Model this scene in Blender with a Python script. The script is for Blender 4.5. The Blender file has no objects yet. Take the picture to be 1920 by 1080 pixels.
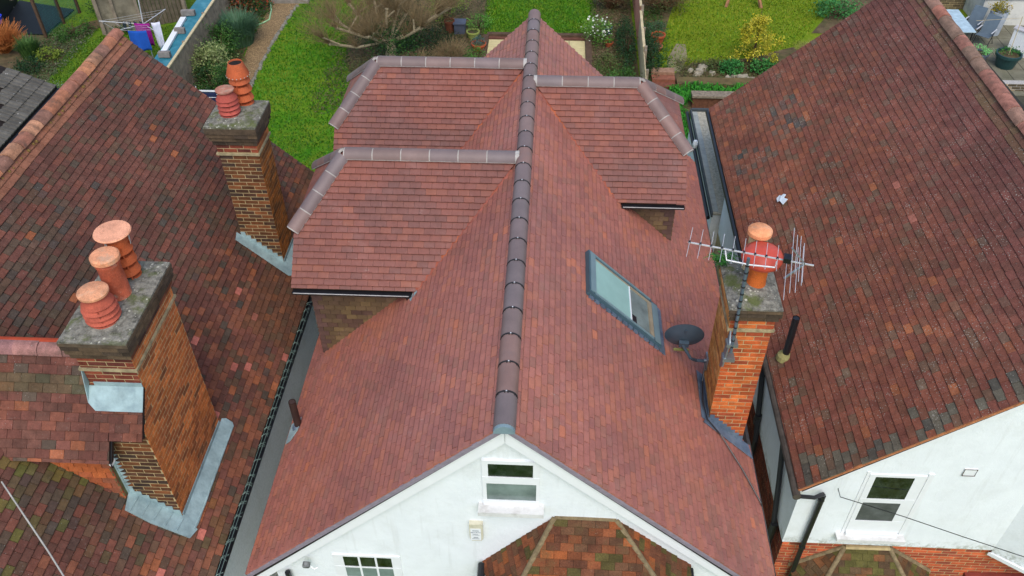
import bpy, math, random
import numpy as np
from mathutils import Vector, Matrix, noise

random.seed(11)
RNG = np.random.default_rng(11)
scene = bpy.context.scene
COL = scene.collection
rad = math.radians

# ------------------------------------------------------------------ camera
def cam_rot(pitch, yaw, roll):
    cp, sp = math.cos(pitch), math.sin(pitch)
    f = Vector((0, cp, -sp)); u = Vector((0, sp, cp)); r = Vector((1, 0, 0))
    c, s = math.cos(roll), math.sin(roll)
    r, u = c * r + s * u, -s * r + c * u
    m = Matrix((r, u, -f)).transposed()
    return Matrix.Rotation(yaw, 3, 'Z') @ m
CAM_R = cam_rot(rad(41.81), rad(3.268), rad(-0.527))
CAM_P = Vector((0, 0, 7.14))          # the main ridge is z = 0
FOC = 1607.6
cd = bpy.data.cameras.new('camera')
cam = bpy.data.objects.new('camera', cd); COL.objects.link(cam)
cd.sensor_width = 36.0; cd.lens = 36.0 * FOC / 1920.0
cd.clip_start = 0.1; cd.clip_end = 800
cam.matrix_world = Matrix.Translation(CAM_P) @ CAM_R.to_4x4()
scene.camera = cam

# ------------------------------------------------------------------ light
SUN_EL, SUN_AZ = 54.0, 170.0          # soft sun behind the drone
world = bpy.data.worlds.new('World'); scene.world = world
world.use_nodes = True
wn = world.node_tree.nodes; wl = world.node_tree.links
for n in list(wn): wn.remove(n)
wo = wn.new('ShaderNodeOutputWorld'); bg = wn.new('ShaderNodeBackground')
sky = wn.new('ShaderNodeTexSky'); sky.sky_type = 'NISHITA'; sky.sun_disc = False
sky.sun_elevation = rad(SUN_EL); sky.sun_rotation = rad(SUN_AZ)
sky.air_density = 1.0; sky.dust_density = 2.0; sky.ozone_density = 1.0
bg.inputs['Strength'].default_value = 0.15
wl.new(sky.outputs[0], bg.inputs[0]); wl.new(bg.outputs[0], wo.inputs[0])
sd = bpy.data.lights.new('sun', 'SUN'); sd.energy = 1.1; sd.angle = rad(40); sd.color = (1.0, 0.985, 0.95)
sun = bpy.data.objects.new('sun', sd); COL.objects.link(sun)
az = rad(SUN_AZ)
sdir = Vector((math.sin(az) * math.cos(rad(SUN_EL)), math.cos(az) * math.cos(rad(SUN_EL)), math.sin(rad(SUN_EL))))
sun.rotation_euler = sdir.to_track_quat('Z', 'Y').to_euler()
sun.location = (0, 0, 40)
vs = scene.view_settings
vs.view_transform = 'Standard'; vs.look = 'None'; vs.gamma = 1.0; vs.use_curve_mapping = False
vs.exposure = 0.6

# ------------------------------------------------------------------ helpers
def S(r, g, b):
    f = lambda c: (c / 255 / 12.92) if c <= 10 else ((c / 255 + 0.055) / 1.055) ** 2.4
    return (f(r), f(g), f(b))
def mixc(a, b, t): return tuple(a[i] * (1 - t) + b[i] * t for i in range(3))
def mulc(a, k, t=(1, 1, 1)): return tuple(min(1, x * k * q) for x, q in zip(a, t))
def V(*a): return Vector(a)
def nz(p, s, seed=0): return noise.noise(Vector((p[0] * s + seed * 17.3, p[1] * s - seed * 9.1, p[2] * s + seed * 3.7)))

WORLD = {}
def wpos(o): return WORLD.get(o.name, Vector((0, 0, 0))) if o else Vector((0, 0, 0))
def tag(o, label=None, cat=None, group=None, kind=None):
    if label: o['label'] = label
    if cat: o['category'] = cat
    if group: o['group'] = group
    if kind: o['kind'] = kind
    return o
def thing(name, label, cat, loc=(0, 0, 0), group=None):
    o = bpy.data.objects.new(name, None); COL.objects.link(o)
    o.location = loc; o.empty_display_size = 0.2; WORLD[o.name] = Vector(loc)
    return tag(o, label, cat, group)

class MB:
    def __init__(s): s.v = []; s.f = []; s.m = []; s.c = []; s.col = None; s.mat = 0
    def add(s, vs_, fs, col=None):
        b = len(s.v); s.v += [tuple(p) for p in vs_]
        for f in fs: s.f.append(tuple(i + b for i in f)); s.m.append(s.mat)
        s.c += [col or s.col or (1, 1, 1)] * len(vs_)
        return s
    def poly(s, pts, col=None): return s.add(pts, [tuple(range(len(pts)))], col)
    def box(s, lo, hi, col=None):
        x0, y0, z0 = lo; x1, y1, z1 = hi
        return s.add([(x0,y0,z0),(x1,y0,z0),(x1,y1,z0),(x0,y1,z0),(x0,y0,z1),(x1,y0,z1),(x1,y1,z1),(x0,y1,z1)],
                     [(0,3,2,1),(4,5,6,7),(0,1,5,4),(1,2,6,5),(2,3,7,6),(3,0,4,7)], col)
    def obox(s, c, ax, ay, az_, hx, hy, hz, col=None):
        c = Vector(c); ax, ay, az_ = Vector(ax).normalized(), Vector(ay).normalized(), Vector(az_).normalized()
        P = [c + ax * hx * i + ay * hy * j + az_ * hz * k for k in (-1, 1) for i, j in ((-1,-1),(1,-1),(1,1),(-1,1))]
        return s.add(P, [(0,3,2,1),(4,5,6,7),(0,1,5,4),(1,2,6,5),(2,3,7,6),(3,0,4,7)], col)
    def beam(s, p0, p1, w, h, up=(0, 0, 1), col=None):
        p0, p1 = Vector(p0), Vector(p1); d = (p1 - p0); L = d.length; d.normalize()
        sd_ = d.cross(Vector(up))
        if sd_.length < 1e-5: sd_ = d.cross(Vector((0, 1, 0)))
        sd_.normalize(); u = sd_.cross(d)
        return s.obox((p0 + p1) / 2, d, sd_, u, L / 2, w / 2, h / 2, col)
    def extrude(s, pts, d, col=None):
        pts = [Vector(p) for p in pts]; d = Vector(d); n = len(pts)
        q = [p + d for p in pts]
        fs = [tuple(range(n))[::-1], tuple(range(n, 2 * n))] + [(i, (i + 1) % n, n + (i + 1) % n, n + i) for i in range(n)]
        return s.add(pts + q, fs, col)
    def tube(s, pts, r, n=6, col=None, caps=True):
        pts = [Vector(p) for p in pts]; k = len(pts)
        rs = r if isinstance(r, (list, tuple)) else [r] * k
        ring = []; prev = None
        for i, p in enumerate(pts):
            d = (pts[min(i + 1, k - 1)] - pts[max(i - 1, 0)]).normalized()
            a = d.cross(Vector((0, 0, 1))) if prev is None else prev - d * prev.dot(d)
            if a.length < 1e-4: a = d.cross(Vector((0, 1, 0)))
            a.normalize(); prev = a; b = d.cross(a)
            ring += [p + (a * math.cos(2 * math.pi * j / n) + b * math.sin(2 * math.pi * j / n)) * rs[i] for j in range(n)]
        fs = []
        for i in range(k - 1):
            for j in range(n): fs.append((i * n + j, i * n + (j + 1) % n, (i + 1) * n + (j + 1) % n, (i + 1) * n + j))
        if caps: fs += [tuple(range(n))[::-1], tuple(range((k - 1) * n, k * n))]
        return s.add(ring, fs, col)
    def lathe(s, c, prof, n=24, axis=(0, 0, 1), sx=1.0, col=None, closed=False):
        c = Vector(c); z = Vector(axis).normalized()
        x = z.cross(Vector((0, 1, 0)));
        if x.length < 1e-4: x = Vector((1, 0, 0))
        x.normalize(); y = z.cross(x)
        vs_ = []; fs = []
        for r, h in prof:
            vs_ += [c + z * h + (x * math.cos(2 * math.pi * j / n) * sx + y * math.sin(2 * math.pi * j / n)) * r for j in range(n)]
        k = len(prof)
        for i in range(k - 1):
            for j in range(n): fs.append((i * n + j, i * n + (j + 1) % n, (i + 1) * n + (j + 1) % n, (i + 1) * n + j))
        if prof[0][0] > 1e-4 and not closed: fs.append(tuple(range(n))[::-1])
        if prof[-1][0] > 1e-4 and not closed: fs.append(tuple(range((k - 1) * n, k * n)))
        return s.add(vs_, fs, col)
    def arc(s, p0, p1, r, t, up, a0=-95, a1=95, n=9, col=None, flare=0.0):
        """part-round tile along p0->p1"""
        p0, p1, up = Vector(p0), Vector(p1), Vector(up)
        d = (p1 - p0).normalized(); up = (up - d * up.dot(d)).normalized(); sd_ = d.cross(up)
        ring = []
        for p, rr in ((p0, r), (p1, r + flare)):
            for q in (rr, rr - t):
                for j in range(n + 1):
                    a = rad(a0 + (a1 - a0) * j / n)
                    ring.append(p + (up * math.cos(a) + sd_ * math.sin(a)) * q)
        m = n + 1; fs = []
        for j in range(n):
            fs.append((j, j + 1, 2 * m + j + 1, 2 * m + j))
            fs.append((m + j, 3 * m + j, 3 * m + j + 1, m + j + 1))
            fs.append((j, m + j, m + j + 1, j + 1))
            fs.append((2 * m + j, 2 * m + j + 1, 3 * m + j + 1, 3 * m + j))
        fs.append((0, 2 * m, 3 * m, m)); fs.append((n, m + n, 3 * m + n, 2 * m + n))
        return s.add(ring, fs, col)
    def build(s, name, mats, parent=None, base=None, smooth=False, kind=None, tint=False):
        me = bpy.data.meshes.new(name)
        org = wpos(parent) if parent else Vector(base or (0, 0, 0))
        ox, oy, oz = org
        me.from_pydata([(x - ox, y - oy, z - oz) for x, y, z in s.v], [], s.f)
        mats = mats if isinstance(mats, (list, tuple)) else [mats]
        for m in mats: me.materials.append(m)
        if len(mats) > 1: me.polygons.foreach_set('material_index', s.m)
        if tint:
            at = me.color_attributes.new('tint', 'FLOAT_COLOR', 'POINT')
            a = np.ones((len(s.c), 4), np.float32); a[:, :3] = np.array(s.c, np.float32)
            at.data.foreach_set('color', a.ravel())
        if smooth:
            me.polygons.foreach_set('use_smooth', [True] * len(me.polygons))
            try: me.set_sharp_from_angle(angle=rad(38))
            except Exception: pass
        me.update()
        return link(name, me, parent, org, kind)
def link(name, me, parent=None, org=None, kind=None):
    o = bpy.data.objects.new(name, me); COL.objects.link(o)
    if parent: o.parent = parent; WORLD[o.name] = wpos(parent)
    else:
        o.location = org or (0, 0, 0); WORLD[o.name] = Vector(org or (0, 0, 0))
    if kind: o['kind'] = kind
    return o
def np_mesh(name, verts, k, cols, mat, parent=None, base=None, kind=None):
    """verts: (n*k,3) array, faces are consecutive k-gons; cols (n,3) per face"""
    org = wpos(parent) if parent else Vector(base or (0, 0, 0))
    verts = np.asarray(verts, np.float32) - np.array(org, np.float32)
    n = len(verts) // k
    me = bpy.data.meshes.new(name)
    me.vertices.add(n * k); me.vertices.foreach_set('co', verts.ravel())
    me.loops.add(n * k); me.loops.foreach_set('vertex_index', np.arange(n * k, dtype=np.int32))
    me.polygons.add(n); me.polygons.foreach_set('loop_start', np.arange(0, n * k, k, dtype=np.int32))
    me.polygons.foreach_set('loop_total', np.full(n, k, np.int32))
    me.materials.append(mat)
    at = me.color_attributes.new('tint', 'FLOAT_COLOR', 'POINT')
    a = np.ones((n * k, 4), np.float32); a[:, :3] = np.repeat(np.asarray(cols, np.float32), k, axis=0)
    at.data.foreach_set('color', a.ravel())
    me.update(calc_edges=True)
    return link(name, me, parent, org, kind)

# ------------------------------------------------------------------ materials
class NT:
    def __init__(s, name):
        s.m = bpy.data.materials.new(name); s.m.use_nodes = True
        s.n = s.m.node_tree.nodes; s.l = s.m.node_tree.links
        s.p = s.n['Principled BSDF']
        s.geo = s.n.new('ShaderNodeNewGeometry')
    def new(s, t, **k):
        n = s.n.new(t)
        for a, b in k.items(): setattr(n, a, b)
        return n
    def noise(s, scale, detail=4, rough=0.6, vec=None):
        n = s.new('ShaderNodeTexNoise'); n.inputs['Scale'].default_value = scale
        n.inputs['Detail'].default_value = detail; n.inputs['Roughness'].default_value = rough
        s.l.new(vec or s.geo.outputs['Position'], n.inputs['Vector']); return n.outputs['Fac']
    def vor(s, scale, vec=None):
        n = s.new('ShaderNodeTexVoronoi'); n.inputs['Scale'].default_value = scale
        s.l.new(vec or s.geo.outputs['Position'], n.inputs['Vector']); return n
    def mr(s, x, a, b, c, d):
        n = s.new('ShaderNodeMapRange'); s.l.new(x, n.inputs[0])
        for i, v in enumerate((a, b, c, d)): n.inputs[i + 1].default_value = v
        return n.outputs[0]
    def math(s, op, a, b=None):
        n = s.new('ShaderNodeMath', operation=op)
        for i, x in enumerate((a, b)):
            if x is None: continue
            if isinstance(x, (int, float)): n.inputs[i].default_value = x
            else: s.l.new(x, n.inputs[i])
        return n.outputs[0]
    def mix(s, fac, a, b, mode='MIX'):
        n = s.new('ShaderNodeMixRGB', blend_type=mode)
        for i, x in enumerate((fac, a, b)):
            if isinstance(x, (int, float)): n.inputs[i].default_value = x
            elif isinstance(x, tuple): n.inputs[i].default_value = (*x[:3], 1)
            else: s.l.new(x, n.inputs[i])
        return n.outputs[0]
    def scalec(s, col, fac):
        n = s.new('ShaderNodeVectorMath', operation='SCALE')
        if isinstance(col, tuple): n.inputs[0].default_value = col
        else: s.l.new(col, n.inputs[0])
        s.l.new(fac, n.inputs['Scale']); return n.outputs[0]
    def bump(s, h, strength=0.3, dist=0.01):
        b = s.new('ShaderNodeBump'); b.inputs['Strength'].default_value = strength; b.inputs['Distance'].default_value = dist
        s.l.new(h, b.inputs['Height']); s.l.new(b.outputs[0], s.p.inputs['Normal'])
    def out(s, col, rough=0.8, metal=0.0, spec=0.3):
        if isinstance(col, tuple): s.p.inputs['Base Color'].default_value = (*col, 1)
        else: s.l.new(col, s.p.inputs['Base Color'])
        if isinstance(rough, (int, float)): s.p.inputs['Roughness'].default_value = rough
        else: s.l.new(rough, s.p.inputs['Roughness'])
        s.p.inputs['Metallic'].default_value = metal
        s.p.inputs['Specular IOR Level'].default_value = spec
        return s.m
def plain(name, col, rough=0.7, metal=0.0, var=0.2, scale=6, bump=0.0, spec=0.3, dirt=None, dirt_amt=0.5, dirt_scale=1.5):
    t = NT(name)
    k = t.mr(t.noise(scale, 6), 0.3, 0.7, 1 - var, 1 + var)
    c = t.scalec(col, k)
    if dirt: c = t.mix(t.mr(t.noise(dirt_scale, 8, 0.7), 0.5, 0.72, 0, dirt_amt), c, dirt)
    if bump: t.bump(t.noise(scale * 6, 4), bump, 0.01)
    return t.out(c, rough, metal, spec)
def tinted(name, src, rough=0.8, var=0.25, fine=0.15, specks=0.0, speck_col=(0.45, 0.44, 0.38), blotch=None, blotch_amt=0.0,
           bump=0.25, spec=0.25, speck_scale=13, nscale=7, blotch_scale=1.3, area=0.0, smear=0.0):
    """src 'obj' reads the object's own colour, 'att' the mesh's tint attribute"""
    t = NT(name)
    if src == 'obj': c = t.new('ShaderNodeObjectInfo').outputs['Color']
    else:
        a = t.new('ShaderNodeAttribute'); a.attribute_name = 'tint'; c = a.outputs['Color']
    c = t.scalec(c, t.mr(t.noise(nscale, 6), 0.3, 0.7, 1 - var, 1 + var))
    c = t.scalec(c, t.mr(t.noise(70, 3), 0.3, 0.7, 1 - fine, 1 + fine))
    if area: c = t.scalec(c, t.mr(t.noise(0.55, 6, 0.65), 0.3, 0.7, 1 - area, 1 + area))
    if smear: c = t.mix(t.mr(t.math('MULTIPLY', t.mr(t.noise(1.1, 3), .56, .68, 0, 1), t.mr(t.noise(13, 6, .75), .6, .72, 0, 1)), 0, 1, 0, smear), c, S(190, 170, 160))
    if blotch: c = t.mix(t.mr(t.noise(blotch_scale, 9, 0.72), 0.52, 0.7, 0, blotch_amt), c, blotch)
    if specks > 0:
        v = t.vor(speck_scale); d = v.outputs['Distance']
        size = t.mr(t.noise(2.2, 5), 0.3, 0.68, 0.05 * specks, 0.30 * specks)
        m = t.mr(t.math('SUBTRACT', size, d), 0.0, 0.05, 0, 0.75)
        c = t.mix(m, c, speck_col)
        c = t.mix(t.mr(t.noise(24, 5, 0.7), 0.62 - 0.04 * specks, 0.75, 0, 0.55 * min(1, specks)), c, mulc(speck_col, 0.6))
    if bump: t.bump(t.noise(45, 5), bump, 0.006)
    return t.out(c, rough, 0, spec)
def leafmat(name, rough=0.55):
    t = NT(name); a = t.new('ShaderNodeAttribute'); a.attribute_name = 'tint'
    t.out(a.outputs['Color'], rough, 0, 0.25)
    tr = t.new('ShaderNodeBsdfTranslucent'); t.l.new(a.outputs['Color'], tr.inputs[0])
    mx = t.new('ShaderNodeMixShader'); mx.inputs[0].default_value = 0.25
    o = t.n['Material Output']
    t.l.new(t.p.outputs[0], mx.inputs[1]); t.l.new(tr.outputs[0], mx.inputs[2]); t.l.new(mx.outputs[0], o.inputs[0])
    return t.m

MT = {}
for s_ in ('obj', 'att'):
    MT['new_' + s_] = tinted('new_clay_tile_' + s_, s_, 0.55, 0.12, 0.1, bump=0.2, spec=0.5, nscale=9, area=.1, smear=.75, blotch=S(150, 114, 106), blotch_amt=0.25, blotch_scale=2.2)
    MT['oldl_' + s_] = tinted('weathered_tile_left_' + s_, s_, 0.85, 0.22, 0.2, specks=0.45, area=.3, blotch=S(64, 62, 42), blotch_amt=0.35, bump=0.5, speck_scale=26, nscale=11)
    MT['oldr_' + s_] = tinted('weathered_tile_right_' + s_, s_, 0.85, 0.22, 0.25, specks=0.95, area=.2, blotch=S(84, 66, 50), blotch_amt=0.45, bump=0.4, speck_col=(0.36, 0.32, 0.26), speck_scale=27)
    MT['bay_' + s_] = tinted('mossy_bay_tile_' + s_, s_, 0.9, 0.35, 0.3, specks=0.5, blotch=S(76, 66, 40), blotch_amt=0.8, bump=0.6, blotch_scale=3.5, speck_scale=40, speck_col=(0.3, 0.28, 0.2))
    MT['brick_' + s_] = tinted('brick_' + s_, s_, 0.85, 0.3, 0.2, specks=0.15, bump=0.5, nscale=9)
MT['ridge_new'] = tinted('new_ridge_clay', 'obj', 0.55, 0.12, 0.05, bump=0.1, spec=0.35, nscale=4, blotch=S(124, 108, 104), blotch_amt=0.4, blotch_scale=3)
MT['ridge_old'] = tinted('old_ridge_clay', 'obj', 0.85, 0.35, 0.25, specks=0.35, blotch=S(84, 72, 62), blotch_amt=0.8, bump=0.6, blotch_scale=3.2)
MT['pot'] = tinted('terracotta_pot_clay', 'obj', 0.8, 0.28, 0.18, specks=0.3, bump=0.4, speck_scale=40, blotch=S(96, 58, 44), blotch_amt=0.7, blotch_scale=3.5, smear=.6)
MT['pot_old'] = tinted('lichen_pot_clay', 'obj', 0.85, 0.3, 0.2, specks=0.5, bump=0.5, speck_scale=46, blotch=S(176, 168, 146), blotch_amt=0.6, blotch_scale=5)
MT['under'] = plain('roof_underlay', (0.018, 0.013, 0.011), 0.95, var=0.3)
MT['mortar'] = plain('pale_mortar', S(172, 166, 158), 0.9, var=0.2, scale=20, bump=0.4)
MT['mortar_old'] = plain('buff_mortar', S(178, 158, 116), 0.92, var=0.3, scale=12, bump=0.4, dirt=S(120, 100, 70), dirt_amt=0.4)
MT['render'] = plain('white_render', (0.79, 0.82, 0.82), 0.9, var=0.03, scale=3, bump=0.35, dirt=(0.66, 0.68, 0.65), dirt_amt=0.3, dirt_scale=2.2)
t = NT('white_render_wall')
c_ = t.scalec((.79, .82, .82), t.mr(t.noise(3, 6), .3, .7, .96, 1.04))
c_ = t.mix(t.mr(t.noise(2.0, 9, .72), .52, .72, 0, .4), c_, (.62, .64, .6))
sp_ = t.new('ShaderNodeSeparateXYZ'); t.l.new(t.geo.outputs['Position'], sp_.inputs[0])
low = t.mr(sp_.outputs[2], -5.19, -4.98, 1, 0)
c_ = t.mix(t.math('MULTIPLY', low, t.mr(t.noise(7, 8, .75), .45, .6, 0, .75)), c_, S(132, 134, 108))
vc = t.new('ShaderNodeMapping'); vc.inputs['Scale'].default_value = (9, 9, .7); t.l.new(t.geo.outputs['Position'], vc.inputs[0])
c_ = t.mix(t.mr(t.noise(1, 6, .6, vc.outputs[0]), .56, .74, 0, .3), c_, (.5, .5, .46))
t.bump(t.noise(18, 6, .7), .5, .012); MT['render'] = t.out(c_, .9)
MT['render_grey'] = plain('grey_pebble_render', (0.78, 0.79, 0.78), 0.95, var=0.1, scale=30, bump=0.6, dirt=(0.55, 0.55, 0.5), dirt_amt=0.4)
MT['white_paint'] = plain('white_paint', (0.80, 0.81, 0.81), 0.45, var=0.03, spec=0.4)
MT['black_plastic'] = plain('black_plastic', (0.012, 0.012, 0.014), 0.35, var=0.2, spec=0.5)
MT['dark_gutter'] = plain('dark_gutter', (0.03, 0.03, 0.031), 0.5, var=0.3, dirt=(0.12, 0.11, 0.1), dirt_amt=0.5)
MT['lead'] = plain('lead_sheet', S(150, 172, 172), 0.6, 0.05, var=0.25, scale=5, bump=0.4, dirt=S(108, 128, 134), dirt_amt=0.65, dirt_scale=4)
MT['lead_dark'] = plain('dark_lead_sheet', S(92, 106, 122), 0.55, 0.1, var=0.25, scale=7, bump=0.25, dirt=S(140, 150, 160), dirt_amt=0.5, dirt_scale=3)
MT['concrete'] = None
t = NT('lichen_concrete')
c_ = t.scalec(S(128, 124, 112), t.mr(t.noise(11, 9, 0.8), 0.34, 0.66, 0.22, 1.6))
c_ = t.mix(t.mr(t.noise(2.6, 7, 0.7), 0.5, 0.62, 0, 0.85), c_, S(84, 92, 40))
v_ = t.vor(16).outputs['Distance']; c_ = t.mix(t.mr(t.math('SUBTRACT', v_, t.mr(t.noise(3, 5), .4, .65, 0, .3)), 0.02, -0.02, 0, 0.8), c_, S(196, 192, 172))
t.bump(t.noise(22, 8, 0.7), 0.9, 0.02); MT['concrete'] = t.out(c_, 0.95)
MT['soot'] = plain('sooty_concrete', S(84, 70, 54), 0.95, var=0.4, scale=10, bump=0.6, dirt=S(110, 104, 88), dirt_amt=0.5)
MT['grey_frame'] = plain('grey_aluminium_frame', S(66, 92, 102), 0.4, 0.1, var=0.08, spec=0.5)
MT['grey_frame_l'] = plain('grey_aluminium_light', S(118, 142, 146), 0.4, 0.2, var=0.08, spec=0.5)
MT['glass'] = plain('dark_window_glass', (0.02, 0.026, 0.02), 0.04, var=0.9, scale=7, spec=0.6)  # strong colour mottle paints in reflections and depth behind the panes
MT['glass_blind'] = plain('window_glass_with_blind', S(146, 184, 174), 0.25, var=0.08, scale=3, spec=0.6)
MT['glass_grey'] = plain('frosted_window_glass', S(116, 130, 126), 0.15, var=0.35, scale=3, spec=0.5)
MT['glass_net'] = plain('net_curtain_glass', S(84, 86, 88), 0.2, var=0.35, scale=5, spec=0.5)
MT['timber'] = plain('pine_lining', S(150, 136, 112), 0.6, var=0.15)
MT['navy'] = plain('dark_dish_paint', S(62, 78, 90), 0.45, var=0.12, spec=0.4)
MT['steel'] = plain('galvanised_steel', S(150, 158, 162), 0.4, 0.7, var=0.12)
MT['steel_b'] = plain('bluish_mast_steel', S(104, 122, 134), 0.4, 0.5, var=0.15)
MT['alu'] = plain('aluminium_rod', S(204, 204, 204), 0.35, 0.2, var=0.06)
MT['red_cowl'] = plain('red_cowl_paint', S(200, 78, 60), 0.45, var=0.12, scale=4, spec=0.4, dirt=S(140, 60, 45), dirt_amt=0.4)
MT['leaf'] = leafmat('leaf_blades')
MT['bark'] = plain('pale_bark', S(162, 148, 118), 0.9, var=0.35, scale=9, bump=0.6, dirt=S(110, 100, 80), dirt_amt=0.6, dirt_scale=4)
MT['twig'] = plain('twig_bark', S(128, 108, 76), 0.9, var=0.3)
MT['stem'] = plain('woody_stem', S(84, 66, 46), 0.9, var=0.3)
MT['wood_grey'] = plain('weathered_wood', S(140, 126, 108), 0.9, var=0.3, scale=5, bump=0.5, dirt=S(80, 76, 60), dirt_amt=0.6)
MT['wood_dark'] = plain('dark_timber', S(86, 66, 50), 0.9, var=0.3, scale=6, bump=0.4)
MT['wood_pale'] = plain('pale_fence_timber', S(196, 178, 138), 0.85, var=0.2, scale=5, bump=0.3)
# ------------------------------------------------------------------ tiles and bricks
def proj_area(p, n, area):
    d = CAM_P - p; L = d.length
    return area * abs(n.dot(d)) / L ** 3
def in_frame(p):
    q = CAM_R.transposed() @ (p - CAM_P)
    if q.z > -0.1: return False
    return abs(FOC * q.x / q.z) < 960 and abs(FOC * q.y / q.z) < 540
def clip(poly, conv):
    out = poly
    n = len(conv)
    area = sum(conv[i][0] * conv[(i + 1) % n][1] - conv[(i + 1) % n][0] * conv[i][1] for i in range(n))
    sg = 1 if area > 0 else -1
    for i in range(n):
        if not out: return []
        x0, y0 = conv[i]; x1, y1 = conv[(i + 1) % n]
        f = lambda p: sg * ((x1 - x0) * (p[1] - y0) - (y1 - y0) * (p[0] - x0))
        res = []
        for j in range(len(out)):
            a, b = out[j], out[(j + 1) % len(out)]
            fa, fb = f(a), f(b)
            if fa >= 0: res.append(a)
            if (fa >= 0) != (fb >= 0):
                t_ = fa / (fa - fb); res.append((a[0] + (b[0] - a[0]) * t_, a[1] + (b[1] - a[1]) * t_))
        out = res
    return out
def parea(p): return abs(sum(p[i][0] * p[(i + 1) % len(p)][1] - p[(i + 1) % len(p)][0] * p[i][1] for i in range(len(p)))) / 2

def lay(o, up, n, poly_w, g, w, colf, lo=0.008, hi=0.024, gap=0.004, vgap=0.0, jit=0.0, skip=None, wave=0.0, bond=0.5, b_off=0.0, ar=(.008, .006)):
    """courses of tiles on a plane: o origin, up = up-slope, n = normal. Returns tile records"""
    o = Vector(o); y = Vector(up).normalized(); z = Vector(n).normalized(); x = y.cross(z)
    poly = [((Vector(p) - o).dot(x), -(Vector(p) - o).dot(y)) for p in poly_w]
    a0, a1 = min(p[0] for p in poly), max(p[0] for p in poly)
    b0, b1 = min(p[1] for p in poly), max(p[1] for p in poly)
    out = []
    for r in range(int(math.floor((b0 - b_off) / g)) - 1, int(math.ceil((b1 - b_off) / g)) + 1):
        off = (bond * w if r % 2 else 0) + random.uniform(-1, 1) * jit * w * 0.5
        for i in range(int(math.floor(a0 / w)) - 2, int(math.ceil(a1 / w)) + 2):
            aa = i * w + off; bb = r * g + b_off
            # local wobble of the courses
            pw = o + x * (aa + w / 2) - y * (bb + g / 2)
            dj = wave * noise.noise(pw * 0.9)
            bb += dj
            rect = [(aa, bb + vgap), (aa + w - gap, bb + vgap), (aa + w - gap, bb + g), (aa, bb + g)]
            pl = clip(rect, poly)
            if len(pl) < 3: continue
            are = parea(pl)
            if are < 0.06 * w * g: continue
            if skip and skip(pw): continue
            full = are > 0.999 * (w - gap) * (g - vgap)
            dz = random.uniform(-1, 1) * jit * 0.02
            out.append(dict(o=o, x=x, y=y, z=z, pl=pl, full=full, aa=aa, bb=bb, w=w, g=g, gap=gap, vgap=vgap, lo=lo, hi=hi, ar=ar,
                            c=colf(pw, r, i), p=pw, dz=dz, rot=random.gauss(0, 1) * jit * 0.06, area=are,
                            score=proj_area(pw, z, are) if full and in_frame(pw) else -1))
    return out
_unit = {}
def unit_tile(name, w, g, lo, hi, mat, k, arr):
    key = (name, round(w, 4), round(g, 4), lo, hi, mat.name, k, arr)
    if key in _unit: return _unit[key]
    rr = random.Random(hash((round(w, 4), k)) % 1000)
    b = MB(); hw, hg = w / 2, g / 2; nn = 4
    tops = []; q = lambda s_: rr.uniform(-1, 1) * s_
    edge = [(-hw + 2 * hw * i / nn) for i in range(nn + 1)]
    up_ = [(e, hg, lo) for e in edge]
    dn = [(e, -hg + q(0.0025), hi + 0.002 * (1 - (2 * e / w) ** 2) + q(0.0008)) for e in edge]
    ar = [(x, y, z_ - arr[1]) for x, y, z_ in dn]; dn = [(x, y + arr[0], z_) for x, y, z_ in dn]
    vs_ = up_ + dn + ar + [(-hw, -hg, -0.006), (hw, -hg, -0.006), (-hw, hg, -0.006), (hw, hg, -0.006)]
    m = nn + 1; k0 = 3 * m
    fs = [(m + i, m + i + 1, i + 1, i) for i in range(nn)] + [(2 * m + i, 2 * m + i + 1, m + i + 1, m + i) for i in range(nn)]
    fs += [(k0, k0 + 1) + tuple(2 * m + i for i in range(nn, -1, -1)), (k0, 2 * m, m, 0, k0 + 2), (m + nn, 2 * m + nn, k0 + 1, k0 + 3, nn)]
    b.add(vs_, fs)
    me = bpy.data.meshes.new(name); me.from_pydata(b.v, [], b.f); me.materials.append(mat); me.update()
    _unit[key] = me; return me
def unit_brick(name, w, g, gap, vgap, hi, mat):
    key = (name, round(w, 4), round(g, 4), hi, mat.name)
    if key in _unit: return _unit[key]
    hw, hg = (w - gap) / 2, (g - vgap) / 2; e = 0.004
    vs_ = [(-hw + e, -hg + e, hi), (hw - e, -hg + e, hi), (hw - e, hg - e, hi), (-hw + e, hg - e, hi),
           (-hw, -hg, hi - 0.003), (hw, -hg, hi - 0.003), (hw, hg, hi - 0.003), (-hw, hg, hi - 0.003),
           (-hw, -hg, -0.004), (hw, -hg, -0.004), (hw, hg, -0.004), (-hw, hg, -0.004)]
    fs = [(0, 1, 2, 3)] + [(4 + i, 4 + (i + 1) % 4, (i + 1) % 4, i) for i in range(4)] + [(8 + i, 8 + (i + 1) % 4, 4 + (i + 1) % 4, 4 + i) for i in range(4)]
    me = bpy.data.meshes.new(name); me.from_pydata(vs_, [], fs); me.materials.append(mat); me.update()
    _unit[key] = me; return me
USED = {}
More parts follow.
